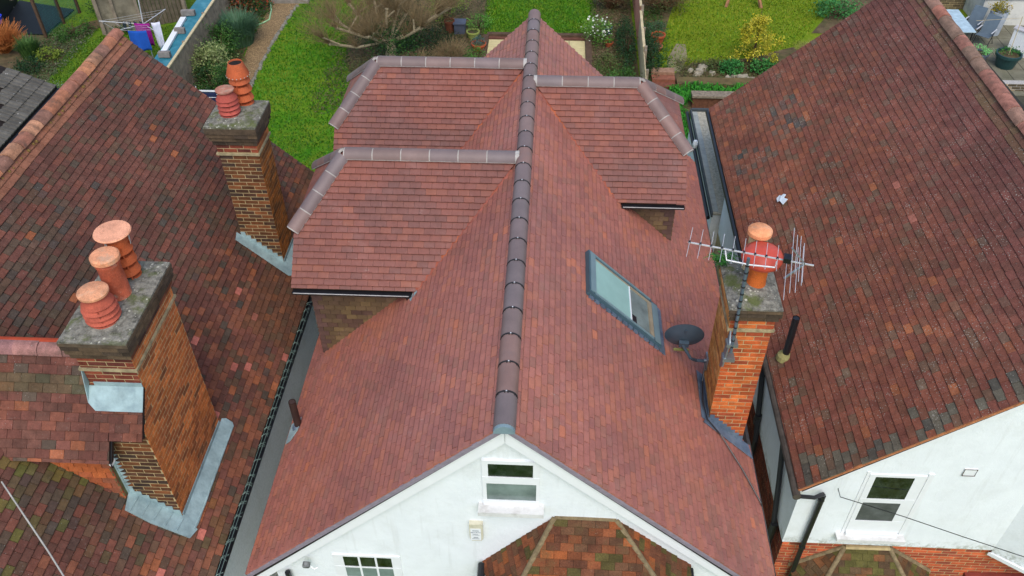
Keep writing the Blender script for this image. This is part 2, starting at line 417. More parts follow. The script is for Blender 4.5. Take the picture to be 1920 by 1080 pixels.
def realize(tiles, parent, root, name, stuff, mkey, nmax=300, brick=False, stuff_parent=None):
    """the nmax tiles that show largest become objects of their own, the rest one mesh"""
    used = USED.get((root.name, name), 0)
    order = sorted([t_ for t_ in tiles if t_['score'] > 0], key=lambda t_: -t_['score'])[:max(0, nmax)]
    ids = set(id(t_) for t_ in order)
    mo, ma = MT[mkey + '_obj'], MT[mkey + '_att']
    org = wpos(parent)
    for t_ in order:
        w = t_['w'] - t_['gap']
        if brick: me = unit_brick(name, t_['w'], t_['g'], t_['gap'], t_['vgap'], t_['hi'], mo)
        else: me = unit_tile(name, w, t_['g'] - t_['vgap'], t_['lo'], t_['hi'], mo, random.randrange(3), t_['ar'])
        o = bpy.data.objects.new(name, me); COL.objects.link(o)
        o.parent = parent; o.color = (*t_['c'], 1)
        c = t_['o'] + t_['x'] * (t_['aa'] + w / 2) - t_['y'] * (t_['bb'] + t_['vgap'] + (t_['g'] - t_['vgap']) / 2) + t_['z'] * t_['dz'] - org
        rot = Matrix((t_['x'], t_['y'], t_['z'])).transposed() @ Matrix.Rotation(t_['rot'], 3, 'Z')
        o.matrix_basis = Matrix.Translation(c) @ rot.to_4x4()
    b = MB()
    for t_ in tiles:
        if id(t_) in ids: continue
        pl = t_['pl']
        arr = t_['full'] and not brick and len(pl) == 4
        if arr:
            (a_0, b_0), (a_1, _), (_, b_1), _ = pl; e_ = b_1 - t_['ar'][0]
            pl = [(a_0, b_0), (a_1, b_0), (a_1, e_), (a_1, b_1), (a_0, b_1), (a_0, e_)]
        k = len(pl); vs_ = []
        ca, cb = t_['aa'] + t_['w'] / 2, t_['bb'] + t_['g'] / 2
        cr, sr = math.cos(t_['rot']), math.sin(-t_['rot'])
        for lvl in (1, 0):
            for a, bb in pl:
                f = (bb - t_['bb']) / t_['g']
                h = (t_['lo'] + (t_['hi'] - t_['lo']) * f + t_['dz'] - (t_['ar'][1] if arr and f > .999 else 0)) if lvl else -0.006
                da, db = a - ca, bb - cb
                a2, b2 = ca + cr * da - sr * db, cb + sr * da + cr * db
                vs_.append(t_['o'] + t_['x'] * a2 - t_['y'] * b2 + t_['z'] * h)
        fs = ([(0, 1, 2, 5), (5, 2, 3, 4)] if arr else [tuple(range(k))]) + [(k + i, k + (i + 1) % k, (i + 1) % k, i) for i in range(k)]
        # orientation: make the top face look along z
        a_ = (vs_[1] - vs_[0]).cross(vs_[2] - vs_[1])
        if a_.dot(t_['z']) < 0: fs = [tuple(reversed(f)) for f in fs]
        b.add(vs_, fs, t_['c'])
    if b.v: b.build(stuff, ma, stuff_parent or parent, kind='stuff', tint=True)

def pick(cols, rnd=None):
    r = (rnd or random.random()) if rnd is None else rnd
    acc = 0
    for wgt, c in cols:
        acc += wgt
        if r < acc: return c
    return cols[-1][1]
NEWC = [(.4, S(150, 96, 90)), (.24, S(144, 92, 88)), (.2, S(154, 98, 86)), (.14, S(140, 94, 87)), (.02, S(160, 100, 84))]
def col_new(p, r, i):
    k = nz(p, 0.8, 1) + 0.5 * nz(p, 3.0, 2)
    c = pick(NEWC)
    if k > 0.35: c = mixc(c, S(158, 100, 86), min(0.5, (k - 0.35) * 1.6))
    if k < -0.3: c = mixc(c, S(128, 84, 84), 0.4)
    if random.random() < 0.004: c = S(168, 102, 82)
    return mulc(c, random.uniform(0.94, 1.06), TK['new'])
DORMC = [(.44, S(151, 89, 80)), (.26, S(147, 88, 80)), (.16, S(158, 93, 80)), (.11, S(142, 88, 81)), (.03, S(166, 97, 80))]
def col_dorm(p, r, i):
    c = pick(DORMC)
    k = nz(p, 1.3, 3)
    if k > 0.2: c = mixc(c, S(172, 96, 78), min(0.4, (k - .2) * 2))
    if k < -0.25: c = mixc(c, S(120, 84, 82), 0.35)
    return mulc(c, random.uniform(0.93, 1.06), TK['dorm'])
def col_left(p, r, i):
    k = nz(p, 0.55, 4) + 0.45 * nz(p, 1.6, 5)          # patches of charcoal replacement tiles
    e = (-4.5 - p.x) / 3.85                             # 0 at the gutter, 1 at the ridge
    low = max(0.0, 1 - e * 2.4)
    c = pick([(.32, S(104, 66, 60)), (.28, S(97, 64, 58)), (.18, S(112, 69, 60)), (.14, S(90, 68, 58)), (.08, S(80, 68, 62))])
    ch = 0.08 + max(0, k) * 0.7
    if random.random() < ch * (1 - 0.6 * low): c = mixc(c, pick([(.4, S(74, 68, 66)), (.6, S(84, 71, 62))]), random.uniform(.45, .95))
    if random.random() < low * 0.75: c = pick([(.4, S(126, 78, 62)), (.34, S(116, 74, 62)), (.1, S(140, 84, 60)), (.16, S(98, 74, 62))])
    if random.random() < 0.003: c = S(150, 90, 64)
    if e < .3 and random.random() < .015: c = S(176, 104, 96)
    if e > 0.93: c = mixc(c, S(150, 100, 82), 0.7)
    if p.y < 7.2 and random.random() < 0.14: c = mixc(c, S(84, 80, 48), 0.35)
    if p.y < 6.6 and p.x < -6.0 and random.random() < (0.5 if p.y > 6.1 else .05): c = mixc(c, S(100, 102, 46), random.uniform(.2, .7))
    if 10.2 < p.y and p.x > -5.2: c = mixc(c, S(92, 66, 50), 0.5)
    return mulc(c, random.uniform(0.88, 1.12), TK['left'])
def col_ldorm(p, r, i):
    c = pick([(.38, S(112, 70, 64)), (.26, S(102, 68, 62)), (.2, S(122, 75, 64)), (.06, S(148, 90, 68)), (.1, S(90, 76, 70))])
    if p.z > -0.95 and p.z < -0.72: c = mixc(c, S(84, 84, 62), 0.6)
    if p.z > -0.62: c = mixc(c, S(140, 110, 84), 0.6)
    return mulc(c, random.uniform(0.8, 1.2), TK['left'])
def col_right(p, r, i):
    k = nz(p, 0.7, 6) + 0.5 * nz(p, 2.1, 7)
    c = pick([(.36, S(118, 70, 58)), (.26, S(112, 66, 57)), (.2, S(108, 69, 57)), (.1, S(126, 74, 58)), (.08, S(102, 76, 64))])
    q = random.random()
    if q < 0.014: c = S(140, 84, 60)
    elif q < 0.025 + 0.07 * max(0, k): c = mixc(c, S(100, 88, 76), random.uniform(.4, .9))
    elif q > 0.997: c = S(150, 92, 82)
    up_ = (p.x - 3.8) / 3.85
    if up_ > 0.55: c = mixc(c, S(100, 62, 62), min(0.75, (up_ - 0.55) * 2.2))
    if up_ > 0.94: c = mixc(c, S(104, 92, 66), random.uniform(.1, .6))
    if 15.4 < p.y < 17.2 and 4.0 < p.x < 5.3 and nz(p, 0.9, 8) > -0.12 and random.random() < 0.55: c = mixc(c, pick([(.6, S(70, 68, 68)), (.4, S(84, 78, 72))]), random.uniform(.5, 1))
    if 14.0 < p.y < 18.4 and p.x < 5.0 and random.random() < 0.35: c = mixc(c, S(140, 82, 62), 0.5)
    if p.y < 8.35 and random.random() < (0.5 if p.y < 8.0 else 0.12): c = pick([(.7, S(92, 86, 78)), (.3, S(78, 74, 70))])
    return mulc(c, random.uniform(0.9, 1.1), TK['right'])
def col_bay(p, r, i):
    c = pick([(.3, S(134, 78, 54)), (.27, S(116, 72, 56)), (.22, S(104, 72, 56)), (.11, S(164, 92, 56)), (.1, S(96, 86, 52))])
    return mulc(c, random.uniform(0.75, 1.2), TK['bay'])
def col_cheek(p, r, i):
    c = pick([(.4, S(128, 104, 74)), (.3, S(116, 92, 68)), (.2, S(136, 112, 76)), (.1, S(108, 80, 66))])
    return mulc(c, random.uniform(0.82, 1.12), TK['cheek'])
def col_dark(p, r, i): return mulc(S(92, 68, 60), random.uniform(0.75, 1.1))
def col_orange_hung(p, r, i): return mulc(pick([(.5, S(182, 98, 54)), (.3, S(166, 88, 54)), (.2, S(140, 82, 58))]), random.uniform(0.8, 1.1))
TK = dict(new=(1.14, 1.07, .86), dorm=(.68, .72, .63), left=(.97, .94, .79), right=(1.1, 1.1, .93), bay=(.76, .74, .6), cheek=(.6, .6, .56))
def brick_cols(cols, k=1.0):
    def f(p, r, i): return mulc(pick(cols), random.uniform(0.72, 1.2) * k)
    return f
BR_DARK = brick_cols([(.35, S(104, 66, 40)), (.25, S(84, 58, 42)), (.2, S(124, 76, 44)), (.2, S(70, 54, 44))])
BR_ORANGE = brick_cols([(.45, S(192, 114, 60)), (.3, S(176, 102, 56)), (.2, S(158, 94, 56)), (.05, S(130, 84, 54))])
BR_RED = brick_cols([(.5, S(120, 58, 42)), (.3, S(96, 50, 40)), (.2, S(140, 70, 48))])
BR_RCH = brick_cols([(.4, S(182, 88, 44)), (.3, S(160, 76, 46)), (.3, S(196, 104, 52))])
BR_SOOT = brick_cols([(.5, S(74, 62, 50)), (.5, S(90, 74, 56))])
BR_OCH = brick_cols([(.5, S(196, 140, 76)), (.3, S(178, 118, 66)), (.2, S(204, 154, 92))])

def face_bricks(p0, p1, z0, z1, n, colf, g=0.078, w=0.235, hi=0.004, top=None, poly=None):
    """bricks on a vertical face from p0 to p1 (x, y), z0..z1"""
    P = poly or [V(p0[0], p0[1], z0), V(p1[0], p1[1], z0), V(p1[0], p1[1], z1), V(p0[0], p0[1], z1)]
    o = V(p0[0], p0[1], z1 if top is None else top)
    return lay(o, (0, 0, 1), n, P, g, w, colf, lo=hi, hi=hi, gap=0.012, vgap=0.013, jit=0.04)

def ridge_run(p0, p1, up, r, L, parent, name, mat, cols, t=0.016, gap=0.006, n=9, rnd=0.0, a=95, flare=0.0):
    p0, p1 = Vector(p0), Vector(p1); d = p1 - p0; k = max(1, round(d.length / L)); st = d / k
    for i in range(k):
        q0 = p0 + st * i; q1 = p0 + st * (i + 1) - d.normalized() * gap
        j = Vector((random.uniform(-1, 1), random.uniform(-1, 1), random.uniform(-1, 1))) * rnd
        b = MB(); b.arc(q0 + j, q1 + j, r, t, up, -a, a, n, flare=flare)
        o = b.build(name, mat, parent, smooth=True)
        c = mulc(random.choice(cols), random.uniform(0.88, 1.1)); o.color = (*c, 1)
def colr(o, c): o.color = (*c, 1); return o

# ------------------------------------------------------------------ setting: ground
G = -7.6
def sheet(name, pts, z, mat, kind='structure', base=None):
    b = MB(); b.poly([(x, y, z) for x, y in pts])
    o = b.build(name, mat, base=base or (0, 0, 0)); o['kind'] = kind; return o
t = NT('lawn_turf')
n1 = t.noise(0.35, 6, 0.65); n2 = t.noise(1.6, 7, 0.7); n3 = t.noise(9, 6, 0.7)
c_ = t.mix(t.mr(n1, 0.35, 0.65, 0, 1), S(64, 120, 20), S(96, 130, 28))
c_ = t.mix(t.mr(n2, 0.42, 0.72, 0, 0.75), c_, S(122, 126, 38))
sep = t.new('ShaderNodeSeparateXYZ'); t.l.new(t.geo.outputs['Position'], sep.inputs[0])
c_ = t.mix(t.mr(sep.outputs[0], 2.6, 3.6, 0, 0.55), c_, S(120, 128, 26))
c_ = t.mix(t.mr(sep.outputs[0], -12.6, -13.6, 0, 0.5), c_, S(92, 116, 34))
c_ = t.scalec(c_, t.mr(n3, 0.25, 0.75, 0.72, 1.25))
t.bump(t.noise(40, 4), 0.6, 0.03); MT['lawn'] = t.out(c_, 0.95, 0, 0.1)
sheet('lawn', [(-220, -150), (220, -150), (220, 260), (-220, 260)], G, MT['lawn'])
t = NT('gravel'); v_ = t.vor(26)
c_ = t.mix(t.mr(v_.outputs['Distance'], 0, 0.6, 0, 1), S(196, 168, 122), S(120, 96, 66))
c_ = t.scalec(c_, t.mr(t.noise(5, 6), .3, .7, .8, 1.2)); t.bump(v_.outputs['Distance'], 0.8, 0.03); MT['gravel'] = t.out(c_, 0.95)
sheet('gravel_path', [(-12.0, 35.5), (-11.71, 33.4), (-11.67, 31.41), (-11.66, 30.02), (-11.45, 28.4), (-11.15, 26.7), (-11.0, 24.5), (-10.3, 24.5), (-10.6, 26.5), (-10.74, 27.5), (-10.79, 29.5), (-10.75, 31.4), (-10.62, 33.3), (-10.3, 35.5)], G + 0.006, MT['gravel'])
MT['soil'] = plain('bed_soil', S(92, 78, 54), 0.98, var=0.45, scale=4, bump=0.8, dirt=S(74, 84, 36), dirt_amt=0.8, dirt_scale=1.2)
def bed(pts): return sheet('soil_bed', pts, G + 0.012, MT['soil'])
bed([(-13.1, 24), (-11.3, 24), (-11.5, 28.4), (-11.7, 30.0), (-11.72, 33.3), (-12.9, 36), (-13.2, 30)])
bed([(-6.7, 24), (-7.0, 27), (-7.7, 28.6), (-8.0, 31.0), (-7.0, 36), (-2.9, 36), (-2.78, 31.2), (-2.77, 28.0), (-2.77, 24)])
bed([(1.3, 24.0), (1.3, 30.7), (1.6, 33.0), (1.3, 37), (3.0, 37), (3.0, 24)])
bed([(3.1, 24.0), (3.1, 37), (5.6, 37), (4.6, 33.4), (4.2, 31.5), (3.7, 30.2), (3.55, 28.1), (4.3, 28.2), (5.0, 29.0), (6.3, 29.1), (8.9, 30.4), (9.5, 28), (9.0, 24)])
bed([(-21.5, 27.0), (-21.5, 30.6), (-19.3, 30.2), (-18.7, 31.5), (-17.4, 32.4), (-18.2, 30.4), (-18.3, 29.0), (-18.0, 26.6), (-19.5, 25)])
bed([(9.8, 31.6), (12.4, 36), (13.5, 36), (13, 31.5)])
sheet('bare_path', [(4.55, 30.5), (4.88, 30.45), (4.85, 29.4), (4.5, 28.3), (3.98, 28.3), (4.12, 29.3)], G + 0.018, plain('worn_earth_path', S(134, 122, 98), 0.95, var=0.25, scale=3, bump=0.5, dirt=S(90, 104, 40), dirt_amt=0.7))
# ------------------------------------------------------------------ shared building parts
def plane_axes(p0, p1, p2):
    n = (Vector(p1) - Vector(p0)).cross(Vector(p2) - Vector(p0)).normalized()
    if n.z < 0: n = -n
    up = (Vector((0, 0, 1)) - n * n.z).normalized()
    return n, up
def sub(name, b, mat, parent, smooth=False, kind=None): return b.build(name, mat, parent, smooth=smooth, kind=kind)
def box_part(name, lo, hi, mat, parent): return MB().box(lo, hi).build(name, mat, parent)

def window(house, x0, x1, z0, z1, y, panes, fr=0.05, depth=0.05, name='window', sill=None, glass=None, reveal=0.0):
    """frame as a ring of bars in the plane y (facing -y); panes = list of (x0,x1,z0,z1,material)"""
    b = MB()
    xs = sorted(panes, key=lambda p: p[0])
    # frame slab with openings: horizontal and vertical bars
    zs = sorted(set([z0, z1] + [p[2] for p in panes] + [p[3] for p in panes]))
    rows = []
    for p in panes:
        k = (round(p[2], 4), round(p[3], 4))
        if k not in rows: rows.append(k)
    rows.sort()
    zc = z0
    for (a, c) in rows:
        if a - zc > 1e-4: b.box((x0, y - depth, zc), (x1, y + 0.02, a))
        xc = x0
        for p in [q for q in xs if (round(q[2], 4), round(q[3], 4)) == (a, c)]:
            if p[0] - xc > 1e-4: b.box((xc, y - depth + 0.003, a), (p[0], y + 0.02, c))
            xc = p[1]
        if x1 - xc > 1e-4: b.box((xc, y - depth + 0.003, a), (x1, y + 0.02, c))
        zc = c
    if z1 - zc > 1e-4: b.box((x0, y - depth, zc), (x1, y + 0.02, z1))
    f = b.build(name, MT['white_paint'], house)
    for p in panes:
        pd = y - depth + min(.035, depth * .4)
        g = MB().box((p[0] - 0.002, pd, p[2] - 0.002), (p[1] + 0.002, pd + .006, p[3] + 0.002))
        g.build('pane', p[4], f)
    if sill: MB().box(*sill).build('sill', MT['sill'], f)
    return f
MT['sill'] = plain('weathered_white_sill', (0.66, 0.65, 0.62), 0.8, var=0.1, dirt=S(150, 142, 132), dirt_amt=0.5, dirt_scale=5)
MT['mauve'] = plain('verge_undercloak', S(138, 128, 138), 0.8, var=0.15, scale=14)
MT['fascia'] = plain('pale_fascia', S(190, 190, 186), 0.6, var=0.15)
MT['valley'] = tinted('valley_clay_tile', 'obj', 0.7, 0.15, 0.12, bump=0.2)
MT['clip'] = plain('black_ridge_clip', (0.02, 0.018, 0.018), 0.5)

# ------------------------------------------------------------------ middle house
RX = -0.425; TH = rad(43.4); st, ct = math.sin(TH), math.cos(TH); tt = math.tan(TH)
HY0, HY1 = 5.77, 15.98; EL, ER = -3.9, 3.1
def zl(x): return (x - RX) * tt
def zr(x): return -(x - RX) * tt
house = thing('house', 'white rendered house in the middle with new red tile roof and three dormers', 'house', (RX, 5.9, G))
b = MB(); b.extrude([(-3.55, 5.9, G), (2.78, 5.9, G), (2.78, 5.9, zr(2.78) - 0.14), (RX, 5.9, -0.14), (-3.55, 5.9, zl(-3.55) - 0.14)], (0, 9.92, 0))
b.build('wall', MT['render'], house)
b = MB(); b.extrude([(EL + .02, HY0 + .02, zl(EL + .02) - .004), (EL + .08, HY0 + .02, zl(EL) - .09), (RX, HY0 + .02, -0.11), (ER - .08, HY0 + .02, zr(ER) - .09), (ER - .02, HY0 + .02, zr(ER - .02) - .004), (RX, HY0 + .02, -.004)], (0, HY1 - HY0 - .04, 0))
roof = b.build('roof', MT['under'], house)

DORM = [(-1, 10.95, -3.16, -3.87, -3.66), (-1, 13.94, -3.16, -3.87, -3.66), (1, 13.33, 1.46, 2.27, 2.13)]
DK = 0.9696
def in_dorm(p):
    for sd_, yr, xe, xo, xw in DORM:
        if (p.x - RX) * sd_ < 0: continue
        if abs(p.y - yr) < 1.27 and p.z < -abs(p.y - yr) * DK - 0.10 and (p.x - xw) * sd_ < -0.02 : return True
    return False
CX0, CX1, CY0, CY1 = 2.395, 2.945, 8.19, 8.98      # stack at the right eave
def skip_r(p):
    if 0.56 < p.x < 1.58 and 8.93 < p.y < 9.74: return True
    if p.x > CX0 + .05 and CY0 + .05 < p.y < CY1 - .05: return True
    return in_dorm(p)
Lp = [V(RX, HY0, 0), V(RX, HY1, 0), V(EL, HY1, zl(EL)), V(EL, HY0, zl(EL))]
Rp = [V(RX, HY0, 0), V(RX, HY1, 0), V(ER, HY1, zr(ER)), V(ER, HY0, zr(ER))]
tl = lay((RX, HY0, 0), (ct, 0, st), (-st, 0, ct), Lp, 0.1, 0.166, col_new, hi=.032, gap=.005, jit=0.12, ar=(.026, .014), skip=in_dorm)
tl += lay((RX, HY0, 0), (-ct, 0, st), (st, 0, ct), Rp, 0.1, 0.166, col_new, hi=.032, gap=.005, jit=0.12, ar=(.026, .014), skip=skip_r)
realize(tl, roof, house, 'roof_tile', 'small_roof_tiles', 'new', 300)

RIDGEC = [S(122, 104, 99), S(117, 101, 98), S(127, 105, 98), S(131, 103, 94), S(116, 103, 101)]
ridge_run((RX, HY0 - .015, -0.045), (RX, HY1 + .05, -0.045), (0, 0, 1), 0.122, 0.452, roof, 'ridge_tile', MT['ridge_new'], RIDGEC, a=88, gap=0.004)
k = round((HY1 - HY0 + .065) / 0.452)
for i in range(1, k):
    y = HY0 - .015 + i * (HY1 - HY0 + .065) / k
    b = MB(); b.arc((RX, y - .011, -0.045), (RX, y + .011, -0.045), 0.1265, 0.008, (0, 0, 1), -86, 86, 10)
    for a in (-62, -48, -8, 8, 48, 62):     # little ears of the union clip
        x_, z_ = math.sin(rad(a)) * .127, math.cos(rad(a)) * .127
        b.obox((RX + x_, y - .014, -.045 + z_), (0, 1, 0), (math.cos(rad(a)), 0, -math.sin(rad(a))), (math.sin(rad(a)), 0, math.cos(rad(a))), .012, .007, .003)
    c = b.build('ridge_clip', MT['clip'], roof)
    MB().lathe((RX, y, 0.079), [(0.010, 0), (0.009, 0.006), (0, 0.008)], 8).build('ridge_screw', MT['alu'], roof)
MB().arc((RX, HY0 - .06, -.05), (RX, HY0 - .016, -.05), .118, .118, (0, 0, 1), -90, 90, 10).build('ridge_end_cap', plain('ridge_end_plastic', S(120, 140, 146), .5), roof)
# verge and barge boards
for sd_, ex, zf in ((-1, EL, zl), (1, ER, zr)):
    a_, c_ = V(RX, HY0 - .004, -0.012), V(ex, HY0 - .004, zf(ex) - .012)
    for k_, (dz0, dz1, y_) in enumerate(((-.002, -.046, -.004), (-.049, -.104, .010))):
        b = MB(); b.extrude([V(RX, HY0 + y_, dz0), V(ex, HY0 + y_, zf(ex) + dz0), V(ex, HY0 + y_, zf(ex) + dz1), V(RX, HY0 + y_, dz1)], (0, .06, 0))
        b.build('verge_strip', MT['mauve'], roof)
    b = MB(); g0 = 0.003 * sd_
    b.extrude([V(RX + g0, 5.815, -.107), V(ex - .05 * sd_, 5.815, zf(ex - .05 * sd_) - .107), V(ex - .05 * sd_, 5.815, zf(ex - .05 * sd_) - .345), V(RX + g0, 5.815, -.345)], (0, .03, 0))
    b.build('barge_board', MT['white_paint'], house)
    b = MB(); b.tube([(ex - sd_ * .0, HY0 + .05, zf(ex) - .07), (ex, HY1 - .05, zf(ex) - .07)], .055, 8); b.build('gutter', MT['dark_gutter'], house)

# dormers
for sd_, yr, xe, xo, xw in DORM:
    zh, ze, xi = -.82 * DK, -1.48 * DK, RX + sd_ * 1.48 * DK / tt
    xin = RX + sd_ * 0.05
    b = MB()
    prof = [(yr - 1.31, -3.4), (yr + 1.31, -3.4), (yr + 1.31, -1.33), (yr + .78, -.86), (yr - .78, -.86), (yr - 1.31, -1.33)]
    b.extrude([V(xw, y, z) for y, z in prof], (RX + sd_ * 1.0 - xw, 0, 0))
    dorm = b.build('dormer', MT['soot'], house)
    dl = []
    b = MB()
    for q in (-1, 1):
        P = [V(xin, yr, -.05 * DK), V(xe, yr, 0), V(xo, yr + q * .82, zh), V(xo, yr + q * 1.48, ze), V(xi - sd_ * .0, yr + q * 1.48, ze)]
        P[0] = V(xin, yr, 0)
        n = Vector((0, q * DK, 1)).normalized()
        b.extrude([p - n * .004 for p in P], -n * .05)
        up = Vector((0, -q, DK)).normalized()
        xx = xi - sd_ * .0
        poly = [V(xin, yr, 0), V(xe, yr, 0), V(xo, yr + q * .82, zh), V(xo, yr + q * 1.50, -1.5 * DK), V(RX + sd_ * 1.5 * DK / tt, yr + q * 1.5, -1.5 * DK)]
        dl += lay((xin, yr, 0), up, n, poly, 0.1, 0.166, col_dorm, hi=.036, gap=.0035, jit=0.1, b_off=.03, ar=(.004, .003))
    n = (V(xo, yr - .82, zh) - V(xe, yr, 0)).cross(V(xo, yr + .82, zh) - V(xe, yr, 0)).normalized()
    if n.z < 0: n = -n
    up = (V(xe, yr, 0) - V(xo, yr, zh)).normalized()
    b.extrude([V(xe, yr, 0) - n * .004, V(xo, yr - .82, zh) - n * .004, V(xo, yr + .82, zh) - n * .004], -n * .05)
    dl += lay((xe, yr, 0), up, n, [V(xe, yr, 0), V(xo, yr - .82, zh), V(xo, yr + .82, zh)], 0.1, 0.166, col_dorm, jit=.06)
    b.build('dormer_roof', MT['under'], dorm)
    DORM_T = globals().setdefault('DORM_T', []); DORM_T.append((dorm, dl))
    # hung tiles of the front and outer faces
    zx = (lambda x: zl(x)) if sd_ < 0 else (lambda x: zr(x))
    cl = []
    for q in (-1, 1):
        nn = Vector((0, q, 0)); Y = yr + q * 1.315
        P = [V(xw, Y, -1.38), V(RX + sd_ * 1.36, Y, -1.38), V(xw, Y, zx(xw) + .0)]
        cf = (lambda p, r, i, xw=xw: col_dark(p, r, i) if abs(p.x - xw) < (.12 if r % 2 else .2) else col_cheek(p, r, i))
        cl += lay((xw, Y, -1.38), (0, 0, 1), nn, P, 0.095, 0.166, cf, jit=.05, lo=.006, hi=.018)
    P = [V(xw, yr - 1.3, -1.34), V(xw, yr - .8, -.87), V(xw, yr + .8, -.87), V(xw, yr + 1.3, -1.34), V(xw, yr + 1.3, zx(xw)), V(xw, yr - 1.3, zx(xw))]
    cl += lay((xw + sd_ * .002, yr, -.87), (0, 0, 1), (sd_, 0, 0), P, 0.095, 0.166, col_cheek, jit=.05, lo=.006, hi=.018)
    globals().setdefault('CHEEK_T', []).append((dorm, cl))
    # eaves gutter in front, fascia, hopper
    for q in (-1, 1):
        Y = yr + q * 1.53
        b = MB(); x_in = RX + sd_ * 1.62; x0_, x1_ = sorted((xo - sd_ * .02, x_in))
        b.box((x0_, Y - .045, ze - .085), (x1_, Y + .05, ze - .05))
        b.build('gutter', MT['black_plastic'], dorm)
        b = MB(); x1b = x1_ - .04 if sd_ < 0 else x1_ - .02
        b.box((x0_ + .02, Y - .052, ze - .058), (x1b, Y - .046, ze - .046)); b.build('gutter_lip', MT['fascia'], dorm)
    if sd_ < 0 and yr < 12:
        MB().tube([(RX - 1.66, yr - 1.53, ze - .08), (RX - 1.66, yr - 1.53, ze - .24)], .05, 10).build('gutter_outlet', MT['black_plastic'], dorm)
        b = MB(); b.poly([V(RX - 1.5, yr - 1.50, zl(RX - 1.5) + .03), V(RX - 1.62, yr - 1.66, zl(RX - 1.62) + .03), V(RX - 1.7, yr - 1.5, zl(RX - 1.7) + .03)]); b.build('lead_saddle', MT['lead'], dorm)
    # ridge, hips with pale mortar joints
    up3 = (0, 0, 1)
    def mrun(p0, p1, r, L):
        p0, p1 = Vector(p0), Vector(p1)
        MB().arc(p0, p1, r - .006, .05, up3, -92, 92, 9).build('mortar_bedding', MT['mortar'], dorm, smooth=True)
        ridge_run(p0, p1, up3, r, L, dorm, 'dormer_ridge_tile', MT['ridge_new'], RIDGEC, gap=.017, a=85)
    mrun((RX + sd_ * .13, yr, -.05), (xe, yr, -.05), .126, .43)
    MB().arc((RX + sd_ * .07, yr, -.05), (RX + sd_ * .13, yr, -.05), .128, .1, up3, -90, 90, 8).build('mortar_bedding', MT['mortar'], dorm)
    for q in (-1, 1):
        a_ = V(xe, yr, -.045); c_ = V(xo, yr + q * .84, zh - .045); d = (c_ - a_)
        mrun(a_ + d * .02, a_ + d * 1.03, .122, .33)
        MB().lathe(a_ + d * 1.035 + V(0, 0, .1), [(0, -.015), (.016, 0), (0, .015)], 8).build('hip_nail', MT['alu'], dorm)
        # valley tiles between dormer slope and main slope
        v0 = V(RX + sd_ * .16, yr + q * .16, -.16); v1 = V(xi, yr + q * 1.48, ze)
        nv = (Vector((0, q * DK, 1)).normalized() + Vector((sd_ * st, 0, ct))).normalized()
        dv = (v1 - v0); kk = 15; s_ = dv / kk; ax = dv.normalized(); ay = nv.cross(ax)
        for i in range(kk):
            c_ = v0 + s_ * (i + .5) + nv * (.028)
            b = MB(); w_ = .085
            P = [c_ - ax * .07 + ay * w_ * .75, c_ - ax * .07 - ay * w_ * .75, c_ + ax * .075 - ay * w_ + nv * .006, c_ + ax * .1 + nv * .008, c_ + ax * .075 + ay * w_ + nv * .006]
            b.extrude(P, -nv * .02)
            colr(b.build('valley_tile', MT['valley'], dorm), mulc(random.choice([S(190, 106, 72), S(176, 98, 76), S(166, 96, 80)]), random.uniform(.8, 1.05) * .85))
# the largest tiles become objects, shared out between the dormers
def shared_realize(groups, name, stuff, mkey, root, nmax, brick=False):
    allt = sorted([t_ for _, dl in groups for t_ in dl if t_['score'] > 0], key=lambda t_: -t_['score'])[:nmax]
    keep = set(id(t_) for t_ in allt); first = groups[0][0]
    rest = []
    for par, dl in groups:
        mine = [t_ for t_ in dl if id(t_) in keep]
        if mine: realize(mine, par, root, name, stuff, mkey, 10 ** 6, brick)
        rest += [t_ for t_ in dl if id(t_) not in keep]
    for t_ in rest: t_['score'] = -1
    if rest: realize(rest, root, root, name, stuff, mkey, 0, brick)
shared_realize(DORM_T, 'dormer_tile', 'small_dormer_tiles', 'new', house, 300)
shared_realize(CHEEK_T, 'hung_tile', 'small_hung_tiles', 'new', house, 300)

# chimney stack builder ------------------------------------------------
def chimney(root, X0, X1, Y0, Y1, zb, zt, faces, cap, corb=0.05, name='chimney'):
    """faces: list of ('f'|'r'|'l', colf); brickwork is collected and returned"""
    b = MB(); b.box((X0, Y0, zb), (X1, Y1, zt))
    ch = b.build(name, MT['mortar_old'], root)
    T = []
    def ring(x0, x1, y0, y1, z0, z1, cf, body=True):
        if body: MB().box((x0, y0, z0), (x1, y1, z1)).build('corbel_course', MT['soot'] if cf['f'] is BR_SOOT else MT['mortar_old'], ch)
        T.extend(face_bricks((x0, y0), (x1, y0), z0 + .004, z1, (0, -1, 0), cf['f']))
        T.extend(face_bricks((x1, y0), (x1, y1), z0 + .004, z1, (1, 0, 0), cf['r']))
        T.extend(face_bricks((x0, y0), (x0, y1), z0 + .004, z1, (-1, 0, 0), cf['l']))
    return ch, T, ring

MT['string'] = plain('weathered_string_course', S(158, 144, 110), .95, var=.4, scale=9, bump=.6)
